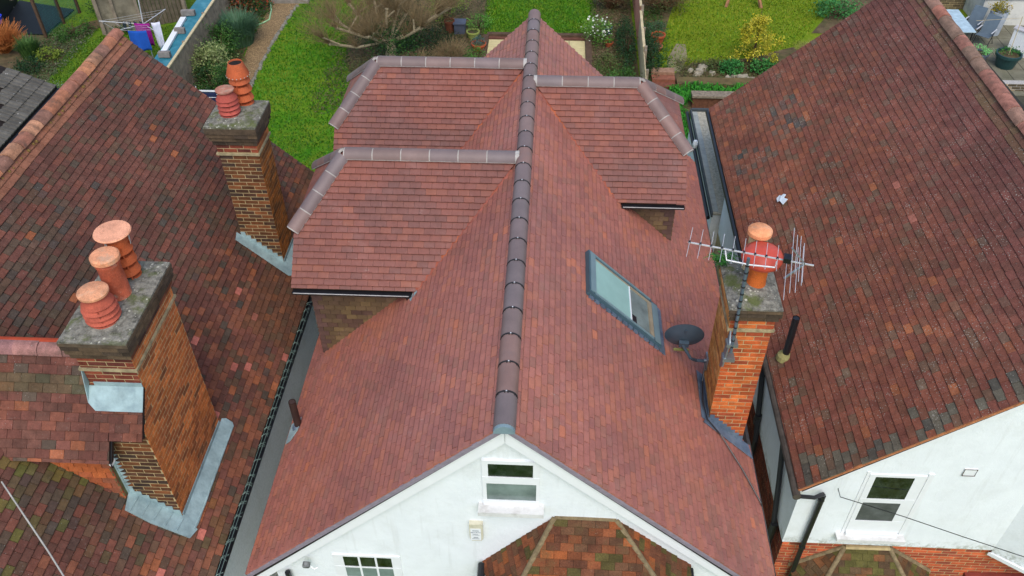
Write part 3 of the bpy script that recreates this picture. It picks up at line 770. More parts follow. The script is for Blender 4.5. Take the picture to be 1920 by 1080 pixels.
# right-hand stack of the middle house
CZ = -0.62
ch, T, ring = chimney(house, CX0, CX1, CY0, CY1, -4.0, CZ, None, None)
CH = dict(f=BR_RCH, r=BR_RCH, l=BR_OCH)
ring(CX0, CX1, CY0, CY1, -3.4, CZ - .23, CH, body=False)
x0, x1, y0, y1 = CX0, CX1, CY0, CY1
MB().box((x0 - .03, y0 - .03, CZ - .205), (x1 + .03, y1 + .03, CZ - .165)).build('string_course', MT['string'], ch)
ring(x0 - .012, x1 + .012, y0 - .012, y1 + .012, CZ - .16, CZ, CH)
CS = dict(f=BR_SOOT, r=BR_SOOT, l=BR_OCH)
ring(x0 - .04, x1 + .04, y0 - .04, y1 + .04, CZ, CZ + .08, CS); ring(x0 - .065, x1 + .065, y0 - .065, y1 + .065, CZ + .082, CZ + .165, CS); ring(x0 - .08, x1 + .05, y0 - .085, y1 + .03, CZ + .167, CZ + .225, CS)
def cap_mesh(x0, x1, y0, y1, z0, z1, rise, par, mat='concrete'):
    b = MB(); n = 7
    P = []
    for j in range(n + 1):
        for i in range(n + 1):
            u, v = i / n, j / n
            e = min(u, 1 - u, v, 1 - v) * 2
            h = z1 + rise * min(1, e * 1.6) + (random.uniform(-.012, .012) if 0 < i < n and 0 < j < n else random.uniform(-.006, .006))
            P.append((x0 + (x1 - x0) * u, y0 + (y1 - y0) * v, h))
    F = [(j * (n + 1) + i, j * (n + 1) + i + 1, (j + 1) * (n + 1) + i + 1, (j + 1) * (n + 1) + i) for j in range(n) for i in range(n)]
    b.add(P, F)
    b.box((x0, y0, z0), (x1, y1, z1 - .008))
    return b.build('chimney_cap', MT[mat], par, smooth=False)
cap_mesh(x0 - .085, x1 + .055, y0 - .09, y1 + .035, CZ + .227, CZ + .245, .10, ch)
CHIM_T = [(ch, T)]
# pots on it
def pot(par, c, prof, mat, col, label=None, n=28, lean=(0, 0)):
    o = MB().lathe(c, prof, n, axis=(lean[0], lean[1], 1)).build('chimney_pot', mat, par, smooth=True)
    if label: o['label'] = label
    return colr(o, col)
o_ = pot(ch, (2.70, 8.53, -.36), [(.15, 0), (.125, .06), (.118, .16), (.118, .45), (.0, .45)], MT['pot'], S(206, 104, 44), 'orange clay pot under the red cowl')
b = MB(); b.lathe((2.70, 8.53, .02), [(.10, 0), (.17, .02), (.25, .08), (.265, .13), (.24, .20), (.16, .255), (.0, .275)], 28)
cw = b.build('chimney_cowl', MT['red_cowl'], o_, smooth=True)
b = MB()
for i in range(14):
    a0, a1 = rad(20 + i * 10), rad(20 + (i + 1) * 10)
    P = [V(2.70 + math.cos(a) * r_, 8.53 + math.sin(a) * r_, z_) for a, r_, z_ in ((a0, .248, .196), (a1, .248, .196), (a1, .205, .247), (a0, .205, .247))]
    b.poly(P)
b.build('cowl_opening', MT['black_plastic'], o_)
o_ = pot(ch, (2.70, 8.86, -.36), [(.14, 0), (.12, .1), (.12, .56), (.13, .6), (.0, .6)], MT['pot_old'], S(190, 168, 122), 'cream clay pot with a round lid')
colr(MB().lathe((2.70, 8.86, .25), [(.13, 0), (.158, .025), (.158, .075), (.12, .11), (0, .125)], 28).build('pot_lid', MT['pot_old'], o_, smooth=True), S(226, 150, 104))
# lead at its foot
nR = Vector((st, 0, ct)); dn = Vector((ct, 0, -st))
def on_r(x, y, h=.03): return V(x, y, zr(x)) + nR * h
b = MB()
b.extrude([on_r(x0 - .16, y0 - .10), on_r(x0 - .13, y1 + .05), on_r(x0 + .03, y1 + .05), on_r(x0 + .03, y0 - .10)], nR * .008)
b.extrude([V(x0 - .012, y0 - .0, zr(x0) - .05), V(x0 - .012, y1 + .0, zr(x0) - .05), V(x0 - .012, y1, zr(x0) + .18), V(x0 - .012, y0, zr(x0) + .12)], (-.006, 0, 0))
b.extrude([on_r(x0 - .14, y0 - .17), on_r(x0 - .05, y0 + .03), on_r(x1 + .1, y0 + .03), on_r(x1 + .14, y0 - .2)], nR * .01)
zz = [V(x0 - .02, y0 - .014, zr(x0) - .05)]
steps = []
for i in range(8):
    xa = x0 + (x1 - x0) * i / 8; xb = x0 + (x1 - x0) * (i + 1) / 8
    steps += [V(xa, y0 - .014, zr(xa) + .13), V(xb, y0 - .014, zr(xa) + .13)]
b.extrude([V(x0, y0 - .014, zr(x0) - .03)] + steps + [V(x1, y0 - .014, zr(x1) - .03)], (0, -.006, 0))
b.build('lead_flashing', MT['lead_dark'], ch)

# skylight --------------------------------------------------------------
sk0 = V(.507, 8.87, zr(.507)); lenS = (1.63 - .507) / ct; wS = .90
def sp(a, b_, h): return V(.507, 8.87, zr(.507)) + dn * a + V(0, 1, 0) * b_ + nR * h
def sbox(mb, a0, a1, b0, b1, h0, h1):
    P = [sp(a, b_, h) for h in (h0, h1) for a, b_ in ((a0, b0), (a1, b0), (a1, b1), (a0, b1))]
    mb.add(P, [(0, 3, 2, 1), (4, 5, 6, 7), (0, 1, 5, 4), (1, 2, 6, 5), (2, 3, 7, 6), (3, 0, 4, 7)])
b = MB(); sbox(b, 0, .09, 0, wS, -.02, .10); sbox(b, lenS - .16, lenS, 0.002, wS - .002, -.02, .075); sbox(b, .09, lenS - .16, 0, .07, -.02, .095); sbox(b, .09, lenS - .16, wS - .07, wS, -.02, .095)
sk = b.build('skylight', MT['grey_frame'], house)
b = MB(); sbox(b, .02, .12, .03, wS - .03, .098, .115); sbox(b, .12, lenS - .2, .02, .05, .094, .108); sbox(b, .12, lenS - .2, wS - .05, wS - .02, .094, .108); sbox(b, lenS - .15, lenS - .02, .04, wS - .04, .077, .085)
b.build('frame_cover', MT['grey_frame_l'], sk)
b = MB(); sbox(b, .15, lenS - .22, wS - .1, wS - .072, .03, .088); sbox(b, lenS - .24, lenS - .165, .075, wS - .075, .03, .09); b.build('pine_lining', MT['timber'], sk)
b = MB(); sbox(b, .1, .1 + (lenS - .3) * .62, .072, wS - .10, .075, .082); b.build('blind', MT['glass_blind'], sk)
b = MB(); sbox(b, .1 + (lenS - .3) * .62, .1 + (lenS - .3) * .62 + .02, .072, wS - .1, .07, .09); b.build('blind_bar', MT['white_paint'], sk)
b = MB(); sbox(b, .1 + (lenS - .3) * .62 + .02, lenS - .24, .072, wS - .1, .06, .068); b.build('pane', MT['glass_grey'], sk)
b = MB(); sbox(b, .1 + (lenS - .3) * .66, .1 + (lenS - .3) * .73, .10, .24, .069, .076); b.build('blind_cord_box', MT['black_plastic'], sk)
b = MB(); sbox(b, lenS, lenS + .1, -.04, wS + .04, .022, .030)
for i in range(24): sbox(b, lenS + .1, lenS + .135, -.04 + i * .0408, -.04 + i * .0408 + .028, .022, .029)
b.build('apron_flashing', MT['lead_dark'], sk)
b = MB()
for i in range(13): sbox(b, .05 + i * .115, .05 + i * .115 + .085, -.045, -.0, .02, .05)
b.build('side_flashing', MT['lead_dark'], sk)

# windows of the gable
window(house, -.70, -.04, -1.60, -.74, 5.9, [(-.63, -.115, -1.045, -.80, MT['glass']), (-.655, -.075, -1.50, -1.17, MT['glass_grey'])], depth=.028,
       sill=((-.76, 5.76, -1.675), (.02, 5.9, -1.60)))
pw = -2.585; ph = [( -2.915, -3.155), (-3.18, -3.42), (-3.445, -3.70)]
pan = []
for (za, zb_) in ph:
    for i in range(3): pan.append((pw + i * .222, pw + i * .222 + .195, zb_, za, MT['glass'] if za > -3 else MT['glass_grey']))
window(house, -2.72, -1.83, -3.78, -2.88, 5.9, pan, depth=.02)
MT['mortar_moss'] = plain('grey_brown_mortar', S(124, 108, 80), .95, var=.35, scale=14, bump=.6)
# bay with a hipped tile roof at the front
A_, B_ = V(.155, 5.9, -1.85), V(.895, 5.9, -1.855)
E_, F_ = V(-.51, 5.01, -2.90), V(1.855, 5.01, -2.86); C_, D_ = V(-.74, 5.9, -2.92), V(1.90, 5.9, -2.80)
b = MB(); b.extrude([V(-.55, 5.9, G), V(1.72, 5.9, G), V(1.66, 5.12, G), V(-.38, 5.12, G)], (0, 0, -2.95 - G)); b.build('bay', MT['render'], house)
bay = [c for c in bpy.data.objects if c.name.startswith('bay')][0]
b = MB(); b.poly([A_, E_, C_]); b.poly([A_, B_, F_, E_]); b.poly([B_, D_, F_]); b.poly([C_, E_, F_, D_]); b.build('bay_roof', MT['under'], bay)
BT = []
for P in ([A_, C_, E_], [A_, E_, F_, B_], [B_, F_, D_]):
    n, up = plane_axes(*P[:3]); BT += lay(P[0], up, n, P, .1, .166, col_bay, jit=.12, lo=.01, hi=.026)
realize(BT, bay, house, 'bay_tile', 'small_bay_tiles', 'bay', 300)
for p, q in ((A_, E_), (B_, F_)):
    n_ = V(0, -.4, .9)
    MB().arc(p, q, .034, .03, n_, -80, 80, 5).build('hip_mortar', MT['mortar_moss'], bay)
MB().tube([A_ + V(-.0, -.01, .01), A_.lerp(B_, .5) + V(0, -.012, .016), B_ + V(0, -.01, .01)], .022, 6).build('top_mortar', MT['mortar_moss'], bay)
for q, (x_, z_) in ((-1, (-.76, -2.95)), (1, (1.90, -2.86))):
    MB().tube([(x_, 5.86, z_ + .03), (x_ + .0, 5.0, z_ - .05)], .05, 8).build('gutter', MT['black_plastic'], bay)
    MB().tube([(x_, 5.82, z_), (x_, 5.82, z_ - 1.2)], .035, 8).build('downpipe', MT['black_plastic'], bay)
MB().tube([(-3.37, 5.84, -3.30), (-3.37, 5.84, -6)], .04, 8).build('downpipe', MT['black_plastic'], house)
# soil vent pipe at the left eave
b = MB(); b.tube([(-3.748, 8.165, -3.2), (-3.748, 8.165, -2.56)], .055, 12, caps=False); b.tube([(-3.748, 8.165, -3.2), (-3.748, 8.165, -2.565)], .045, 12)
b.build('vent_pipe', plain('brown_vent_pipe', S(62, 44, 38), .6), house)
MB().lathe((-3.748, 8.165, -3.16), [(.12, -.02), (.09, .04), (.06, .07)], 12, axis=(-st * .6, 0, 1)).build('vent_collar', MT['lead_dark'], house)
nL = Vector((-st, 0, ct))
b = MB(); b.extrude([V(x, y, zl(x)) + nL * .03 for x, y in ((-3.70, 8.05), (-3.70, 8.3), (-3.88, 8.28), (-3.88, 7.9), (-3.8, 7.9))], nL * .006); b.build('lead_slate', MT['lead'], house)
# ------------------------------------------------------------------ left house
LT = rad(43.47); sl, cl_ = math.sin(LT), math.cos(LT); tl_ = math.tan(LT)
LEX, LEZ, LRX = -4.5, -3.7, -8.345
def zL(x): return LEZ + (LEX - x) * tl_
LRZ = zL(LRX)
lh = thing('house', 'old house on the left with the dark patchy tile roof and two tall brick stacks', 'house', (-8.3, 8.0, G))
LY0, LY1 = 1.5, 15.0
b = MB(); b.extrude([(-12.0, LY0 + .2, G), (-4.59, LY0 + .2, G), (-4.59, LY0 + .2, zL(-4.59) - .14), (LRX, LY0 + .2, LRZ - .14), (-12.0, LY0 + .2, -3.75)], (0, LY1 - LY0 - .4, 0))
b.build('wall', MT['render_grey'], lh)
b = MB(); b.extrude([(LEX - .02, LY0, zL(LEX - .02) - .004), (LEX - .08, LY0, LEZ - .09), (LRX, LY0, LRZ - .12), (-12.3, LY0, -3.9), (-12.3, LY0, -3.8), (LRX, LY0, LRZ - .004)], (0, LY1 - LY0 - .02, 0))
lroof = b.build('roof', MT['under'], lh)
CHN = (-5.66, -5.0, 6.88, 8.2); CHNF = 6.55          # near stack; its foot comes forward to CHNF
CHF = (-5.64, -4.97, 12.08, 12.74)
def dorm_z(y): return -1.61 + (y - 6.25) * 1.1915      # the slope of the front dormer
def skip_l(p):
    if CHN[0] - .0 < p.x < CHN[1] - .05 and CHNF + .05 < p.y < CHN[3] - .05: return True
    if CHF[0] + .05 < p.x < CHF[1] - .05 and CHF[2] + .05 < p.y < CHF[3] - .05: return True
    return p.x < -5.65 and 6.52 < p.y < 7.8 and p.z < min(dorm_z(p.y), 2 * -.49 - dorm_z(p.y)) - .06
T0 = lay((LRX, LY0, LRZ), (-cl_, 0, sl), (sl, 0, cl_), [V(LRX, LY0, LRZ), V(LRX, LY1, LRZ), V(LEX, LY1, LEZ), V(LEX, LY0, LEZ)],   .108, .17, col_left, lo=.008, hi=.026, gap=.006, jit=.18, skip=skip_l, wave=.02)
realize(T0, lroof, lh, 'roof_tile', 'small_roof_tiles', 'oldl', 300)
ORC = [S(180, 120, 86), S(166, 108, 80), S(154, 102, 82), S(176, 126, 96), S(134, 96, 80)]
ridge_run((LRX, 9.0, LRZ - .07), (LRX, LY1 + .04, LRZ - .07), (0, 0, 1), .135, .33, lroof, 'ridge_tile', MT['ridge_old'], ORC, rnd=.008, a=80, gap=.012, n=6, t=.02)
b = MB()
for k_ in range(46):
    y = 9.0 + k_ * .13 + random.uniform(-.05, .05)
    if nz((y, 0, 0), .8, 2) < -.05: continue
    c = V(LRX + .135 + random.uniform(-.02, .03), y, LRZ - .10); r_ = random.uniform(.012, .035)
    b.lathe(c, [(r_, -.01), (r_ * .8, r_ * .5), (0, r_ * .8)], 6, col=(1, 1, 1))
b.build('ridge_moss', plain('dry_moss', S(120, 96, 52), .98, var=.5, scale=30), lroof, kind='stuff')
# gutter along the eave with a leaf guard of wire
b = MB(); b.arc((LEX + .04, LY0, LEZ - .055), (LEX + .04, LY1, LEZ - .055), .062, .008, (0, 0, -1), -90, 90, 7); b.build('gutter', MT['black_plastic'], lh)
b = MB(); y = 3.5
while y < 11.5:
    for k_ in range(3):
        yy = y + random.uniform(-.03, .03)
        b.tube([(LEX - .0, yy, LEZ + .0), (LEX + .04 + random.uniform(-.02, .02), yy + .05, LEZ + .012), (LEX + .1, yy + random.uniform(0, .12), LEZ - .02)], .0022, 3, caps=False)
    y += random.uniform(.14, .3)
b.tube([(LEX + .02, 3.5, LEZ + .005), (LEX + .03, 7, LEZ + .012), (LEX + .02, 11.4, LEZ + .006)], .003, 3); b.tube([(LEX + .075, 3.5, LEZ + .0), (LEX + .07, 7, LEZ + .006), (LEX + .075, 11.4, LEZ)], .003, 3)
b.build('gutter_guard', plain('green_wire', S(124, 146, 134), .5, .1), lh, kind='stuff')
# front dormer (ridge along x) that runs into the near stack
ldm_z0, ldm_y0 = -1.61, 6.25
RYd, RZd = 7.19, -.49
b = MB(); b.extrude([V(-5.62, 6.47, zL(-5.62) - .2), V(-8.0, 6.47, -1.3), V(-8.0, 6.47, -1.42), V(-5.62, 6.47, -1.42)], (0, 1.45, 0))
ldm = b.build('dormer', MT['soot'], lh)
nD = Vector((0, -1.1915, 1)).normalized(); uD = Vector((0, 1, 1.1915)).normalized()
b = MB()
b.extrude([V(-8.3, RYd, RZd) - nD * .004, V(-5.42, RYd, RZd) - nD * .004, V(-5.42, 6.25, -1.61) - nD * .004, V(-8.3, 6.25, -1.61) - nD * .004], -nD * .06)
b.extrude([V(-5.42, 6.93, dorm_z(6.93)) - nD * .004, V(-5.0, 6.93, dorm_z(6.93)) - nD * .004, V(-5.0, 6.46, dorm_z(6.46)) - nD * .004, V(-5.42, 6.46, dorm_z(6.46)) - nD * .004], -nD * .06)
nB = Vector((0, 1.1915, 1)).normalized()
b.extrude([V(-8.3, RYd, RZd), V(-5.5, RYd, RZd), V(-5.5, RYd + .94, -1.61), V(-8.3, RYd + .94, -1.61)], -nB * .06)
b.build('dormer_roof', MT['under'], ldm)
dT = lay((-8.3, RYd, RZd), uD, nD, [V(-8.3, RYd, RZd), V(-5.42, RYd, RZd), V(-5.42, 6.25, -1.61), V(-8.3, 6.25, -1.61)], .118, .185, col_ldorm, lo=.008, hi=.022, gap=.005, jit=.14, wave=.015, skip=lambda p: p.z < zL(p.x) - .05)
dT += lay((-8.3, RYd, RZd), uD, nD, [V(-5.42, 6.9, dorm_z(6.9)), V(-5.0, 6.9, dorm_z(6.9)), V(-5.0, 6.44, dorm_z(6.44)), V(-5.42, 6.44, dorm_z(6.44))], .118, .185, col_ldorm, lo=.008, hi=.022, gap=.005, jit=.14)
realize(dT, ldm, lh, 'dormer_tile', 'small_dormer_tiles', 'oldl', 300)
ridge_run((-8.2, RYd, RZd - .07), (-5.68, RYd, RZd - .07), (0, 0, 1), .125, .33, ldm, 'dormer_ridge_tile', MT['ridge_old'], [S(134, 96, 92), S(122, 92, 88), S(146, 104, 96)], rnd=.004, a=85)
MB().arc((-8.2, RYd + .03, RZd - .075), (-5.7, RYd + .03, RZd - .075), .128, .03, (0, 1, .9), -10, 55, 5).build('red_mortar', plain('red_mortar', S(176, 70, 40), .9, bump=.4), ldm)
cT = lay((-7.0, 6.465, -1.42), (0, 0, 1), (0, -1, 0), [V(-6.87, 6.465, -1.45), V(-5.60, 6.465, -1.45), V(-5.60, 6.465, zL(-5.60))], .11, .185, col_orange_hung, jit=.1, lo=.004, hi=.022, gap=.008)
realize(cT, ldm, lh, 'hung_tile', 'small_hung_tiles', 'oldl', 60)
b = MB(); b.box((-5.44, 6.27, -1.68), (-5.405, 6.36, -1.64)); b.build('fascia', MT['white_paint'], ldm)
b = MB(); b.extrude([V(-5.425, 6.27, -1.64), V(-5.425, 7.1, -.66), V(-5.425, 7.1, -.72), V(-5.425, 6.27, -1.72)], (.02, 0, 0)); b.build('verge_board', MT['black_plastic'], ldm)

# near stack
x0, x1, y0, y1 = CHN
CZ = -.32
b = MB(); b.box((x0, y0, -4.0), (x1, y1, CZ))
b.extrude([V(x1 - .001, CHNF, -4), V(x1 - .001, CHNF, dorm_z(6.55) - .08), V(x1 - .001, y0 + .002, dorm_z(y0) - .08), V(x1 - .001, y0 + .002, -4)], (-.6, 0, 0))
chn = b.build('chimney', MT['mortar_old'], lh)
T = []
OR = brick_cols([(.5, S(186, 106, 54)), (.3, S(164, 92, 52)), (.2, S(140, 84, 54))])
def rface(poly, cf): return lay((x1, CHNF, CZ - .15), (0, 0, 1), (1, 0, 0), poly, .078, .235, cf, lo=.004, hi=.004, gap=.012, vgap=.013, jit=.04)
T = rface([V(x1, CHNF, -3.6), V(x1, y1, -3.6), V(x1, y1, dorm_z(6.55) - .08), V(x1, CHNF, dorm_z(6.55) - .08)], BR_ORANGE)
zs = dorm_z(6.55) - .08
T += rface([V(x1, y0, zs), V(x1, y1, zs), V(x1, y1, CZ - .15), V(x1, y0, CZ - .15)], BR_ORANGE)
T += rface([V(x1, CHNF, zs), V(x1, y0, zs), V(x1, y0, dorm_z(y0) - .08)], BR_ORANGE)
T += lay((-5.60, CHNF, CZ - .15), (0, 0, 1), (0, -1, 0), [V(-5.60, CHNF, -3.6), V(x1, CHNF, -3.6), V(x1, CHNF, dorm_z(6.55) - .08), V(-5.60, CHNF, dorm_z(6.55) - .08)], .078, .235, BR_DARK, lo=.004, hi=.004, gap=.012, vgap=.013, jit=.04)
T += face_bricks((x0, y0), (x1, y0), dorm_z(y0) - .2, CZ - .24, (0, -1, 0), BR_RED)
def ringbricks(par, T, x0, x1, y0, y1, z0, z1, cf, cr):
    MB().box((x0, y0, z0), (x1, y1, z1)).build('corbel_course', MT['soot'] if cf is BR_SOOT else MT['mortar_old'], par)
    T += face_bricks((x0, y0), (x1, y0), z0 + .004, z1, (0, -1, 0), cf)
    T += face_bricks((x1, y0), (x1, y1), z0 + .004, z1, (1, 0, 0), cr)
ORSOOT = brick_cols([(.5, S(110, 66, 46)), (.5, S(84, 60, 50))])
MB().box((x0 - .035, y0 - .035, CZ - .235), (x1 + .035, y1 + .035, CZ - .198)).build('string_course', MT['string'], chn)
ringbricks(chn, T, x0 - .01, x1 + .01, y0 - .01, y1 + .01, CZ - .195, CZ, BR_RED, BR_ORANGE)
ringbricks(chn, T, x0 - .045, x1 + .045, y0 - .045, y1 + .045, CZ + .001, CZ + .085, BR_SOOT, ORSOOT)
ringbricks(chn, T, x0 - .07, x1 + .07, y0 - .07, y1 + .07, CZ + .087, CZ + .17, BR_SOOT, BR_SOOT)
ringbricks(chn, T, x0 - .085, x1 + .085, y0 - .09, y1 + .08, CZ + .172, CZ + .25, BR_SOOT, BR_SOOT)
MB().box((x0 - .09, y0 - .1, CZ + .252), (x1 + .09, y1 + .085, CZ + .30)).build('cap_slab', MT['soot'], chn)
cap_mesh(x0 - .083, x1 + .083, y0 - .098, y1 + .078, CZ + .302, CZ + .325, .05, chn)
LCH = [(chn, T)]
cz = CZ + .34
def louvre(r, z0, z1, k, rin=None):
    """profile of stacked louvre skirts"""
    P = [(r, z0), (r, z0 + .05)]; h = (z1 - z0 - .05) / k
    for i in range(k):
        za = z0 + .05 + i * h
        P += [(r * .5, za + .002), (r * .5, za + h * .46), (r * 1.10, za + h * .40), (r * .9, za + h)]
    return P
def fins(par, c, r, z0, z1, k, col, turn=.4):
    b = MB()
    for i in range(k):
        a = turn + i * 2 * math.pi / k; d = V(math.cos(a), math.sin(a), 0)
        b.beam(Vector(c) + d * r * .85 + V(0, 0, z0), Vector(c) + d * r * .85 + V(0, 0, z1), r * .3, .014, up=(-math.sin(a), math.cos(a), 0))
    return colr(b.build('louvre_fin', MT['pot'], par), col)
cA = V(-5.33, 8.0 - .02, cz - .03)
o_ = pot(chn, cA, louvre(.152, 0, .56, 3) + [(.15, .60), (.13, .66), (0, .66)], MT['pot'], S(186, 92, 52), 'tall louvred pot under a wide flat disc')
fins(o_, cA, .152, .05, .56, 5, S(178, 86, 48))
colr(MB().lathe(cA + V(0, 0, .735), [(.0, -.012), (.215, -.02), (.225, -.005), (.215, .012), (.0, .02)], 32).build('disc_hat', MT['pot'], o_, smooth=True), S(226, 160, 126))
b = MB()
for a in (.3, 2.4, 4.5):
    d = V(math.cos(a), math.sin(a), 0); b.beam(cA + d * .158 + V(0, 0, .52), cA + d * .175 + V(0, 0, .73), .03, .008, up=tuple(d))
b.build('hat_bracket', MT['mortar'], o_)
cB = V(-5.29, 7.60, cz - .02)
o_ = pot(chn, cB, [(.15, 0), (.15, .02), (.14, .04), (.138, .52), (.15, .54), (.15, .57), (.12, .6), (0, .6)], MT['pot_old'], S(176, 88, 62), 'plain round pot covered in pale lichen')
colr(MB().lathe(cB + V(0, 0, .60), [(.13, 0), (.172, .012), (.172, .065), (.15, .085), (0, .092)], 28).build('pot_lid', MT['pot_old'], o_, smooth=True), S(222, 152, 112))
cC = V(-5.32, 7.18, cz - .02)
o_ = pot(chn, cC, louvre(.19, 0, .28, 3) + [(.19, .30), (.13, .40), (.12, .44), (0, .44)], MT['pot'], S(174, 86, 66), 'squat louvred pot with a pale cap')
fins(o_, cC, .19, .05, .28, 4, S(160, 78, 60))
colr(MB().lathe(cC + V(0, 0, .43), [(.12, 0), (.178, .012), (.18, .04), (.15, .065), (0, .085)], 28).build('pot_lid', MT['pot_old'], o_, smooth=True), S(214, 150, 112))
# lead round the near stack
nL2 = Vector((sl, 0, cl_))
def onL(x, y, h=.035): return V(x, y, zL(x)) + nL2 * h
b = MB()
b.extrude([onL(x1 - .02, CHNF - .2), onL(x1 + .13, CHNF - .17), onL(x1 + .15, CHNF), onL(x1 + .14, y1 + .08), onL(x1 + .11, y1 + .13), onL(x1 + .03, y1 + .14), onL(x1 - .02, y1 + .1)], nL2 * .012)
for q in range(5):
    f0 = onL(-5.54 + q * .125, CHNF - .275 + q * .006); b.beam(f0 + nL2 * .026, onL(-5.52 + q * .125, CHNF - .03) + nL2 * .026, .012, .012, up=tuple(nL2))
b.tube([onL(x1 + .125, CHNF - .12, .05), onL(x1 + .14, CHNF + .3, .052), onL(x1 + .13, CHNF + .8, .049), onL(x1 + .13, y1 + .06, .05)], .014, 6)
b.extrude([onL(-5.62, CHNF - .02), onL(-5.58, CHNF - .28), onL(-5.3, CHNF - .3), onL(x1 + .12, CHNF - .26), onL(x1 + .16, CHNF - .1), onL(x1 - .0, CHNF + .03)], nL2 * .02)
b.extrude([V(x1 + .008, CHNF, zL(x1) - .0), V(x1 + .008, y1, zL(x1)), V(x1 + .008, y1, zL(x1) + .12), V(x1 + .008, CHNF, zL(x1) + .12)], (.008, 0, 0))
st_ = []
for i in range(7):
    xa = -5.6 + .6 * i / 7; xb = -5.6 + .6 * (i + 1) / 7; st_ += [V(xa, CHNF - .009, zL(xa) + .13), V(xb, CHNF - .009, zL(xa) + .13)]
b.extrude([V(-5.6, CHNF - .009, zL(-5.6))] + st_ + [V(x1, CHNF - .009, zL(x1))], (0, -.006, 0))
b.build('lead_flashing', MT['lead'], chn)
b = MB(); b.extrude([V(-5.67, 6.87, dorm_z(6.87) + .03), V(-4.985, 6.87, dorm_z(6.87) + .03), V(-4.985, 6.66, dorm_z(6.66) + .045), V(-5.58, 6.66, dorm_z(6.66) + .045), V(-5.67, 6.72, dorm_z(6.72) + .045)], nD * .012)
b.extrude([V(-5.6, 6.862, dorm_z(6.87)), V(-4.992, 6.862, dorm_z(6.87)), V(-4.992, 6.862, dorm_z(6.87) + .10), V(-5.6, 6.862, dorm_z(6.87) + .10)], (0, .01, 0))
b.extrude([V(-5.67, 6.72, dorm_z(6.72) + .05), V(-5.67, 7.0, dorm_z(7.0) + .05), V(-5.67, 7.0, dorm_z(7.0) + .2), V(-5.67, 6.86, dorm_z(7.0) + .16)], (-.01, 0, 0))
b.build('lead_apron', MT['lead'], chn)
# toothed soakers where the hung tiles meet the stack
b = MB(); z = -1.62
while z > -2.95:
    b.extrude([V(-5.595, CHNF - .012, z), V(-5.50, CHNF - .012, z - .02), V(-5.595, CHNF - .012, z - .09)], (0, -.006, 0)); z -= .078
b.box((-5.605, CHNF - .03, -2.97), (-5.575, CHNF - .013, -1.60)); b.build('lead_soaker', MT['lead'], chn)
b = MB(); b.box((-5.625, 6.45, -2.85), (-5.602, CHNF - .01, -1.6)); b.build('corner_mortar', plain('mossy_mortar', S(104, 100, 66), .95, var=.4), chn)

# far stack
x0, x1, y0, y1 = CHF; CZ = -.62
b = MB(); b.box((x0, y0, -4.2), (x1, y1, CZ)); chf = b.build('chimney', MT['mortar_old'], lh)
OR2 = brick_cols([(.4, S(176, 104, 44)), (.3, S(150, 92, 44)), (.3, S(128, 82, 46))])
T = face_bricks((x0, y0), (x1, y0), -3.6, CZ - .22, (0, -1, 0), BR_DARK) + face_bricks((x1, y0), (x1, y1), -3.6, CZ - .22, (1, 0, 0), OR2)
MB().box((x0 - .035, y0 - .035, CZ - .21), (x1 + .035, y1 + .035, CZ - .172)).build('string_course', MT['string'], chf)
ringbricks(chf, T, x0 - .01, x1 + .01, y0 - .01, y1 + .01, CZ - .17, CZ, BR_RED, BR_ORANGE)
ringbricks(chf, T, x0 - .045, x1 + .045, y0 - .045, y1 + .045, CZ + .001, CZ + .085, BR_SOOT, ORSOOT)
ringbricks(chf, T, x0 - .075, x1 + .075, y0 - .075, y1 + .075, CZ + .087, CZ + .17, BR_SOOT, BR_SOOT)
ringbricks(chf, T, x0 - .09, x1 + .09, y0 - .11, y1 + .11, CZ + .172, CZ + .25, BR_SOOT, BR_SOOT)
MB().box((x0 - .1, y0 - .13, CZ + .252), (x1 + .1, y1 + .12, CZ + .36)).build('cap_slab', MT['soot'], chf)
cap_mesh(x0 - .098, x1 + .098, y0 - .128, y1 + .118, CZ + .362, CZ + .39, .05, chf)
LCH.append((chf, T))
cz = CZ + .40
cD = V(-5.38, 12.34, cz)
o_ = pot(chf, cD, louvre(.165, 0, .30, 3) + [(.175, .32), (.11, .43), (.1, .46), (0, .46)], MT['pot'], S(166, 78, 66), 'pinkish louvred pot with a flat cap')
fins(o_, cD, .165, .05, .30, 4, S(150, 70, 58))
colr(MB().lathe(cD + V(0, 0, .45), [(.1, 0), (.15, .01), (.152, .03), (0, .05)], 28).build('pot_lid', MT['pot_old'], o_, smooth=True), S(168, 112, 92))
cE = V(-5.25, 12.72, cz)
o_ = pot(chf, cE, louvre(.16, 0, .52, 3) + [(.185, .53), (.19, .56), (.118, .77), (.11, .77), (.10, .6), (0, .6)], MT['pot'], S(186, 94, 56), 'orange louvred pot with an open cone top')
fins(o_, cE, .16, .05, .52, 5, S(176, 86, 50), turn=.9)
MB().lathe(cE + V(0, 0, .745), [(.104, 0), (0, .001)], 24).build('pot_mouth', MT['under'], o_)  # matte dark disc stands in for the shade inside the pot
b = MB()
for i in range(18):
    a = i * 2 * math.pi / 18; b.lathe(cE + V(math.cos(a) * .188, math.sin(a) * .188, .55), [(0, -.012), (.012, 0), (0, .012)], 6)
b.build('pot_studs', MT['mortar'], o_)
b = MB()
b.extrude([onL(x0 - .1, y0 - .02), onL(x0 - .07, y0 - .2), onL(x1 + .1, y0 - .24), onL(x1 + .18, y0 - .14), onL(x1 + .16, y1 + .05), onL(x1 - .02, y1 + .05), onL(x1 - .02, y0 + .02)], nL2 * .014)
st_ = []
for i in range(8):
    xa = x0 + (x1 - x0) * i / 8; xb = x0 + (x1 - x0) * (i + 1) / 8; st_ += [V(xa, y0 - .009, zL(xa) + .13), V(xb, y0 - .009, zL(xa) + .13)]
b.extrude([V(x0, y0 - .009, zL(x0))] + st_ + [V(x1, y0 - .009, zL(x1))], (0, -.006, 0))
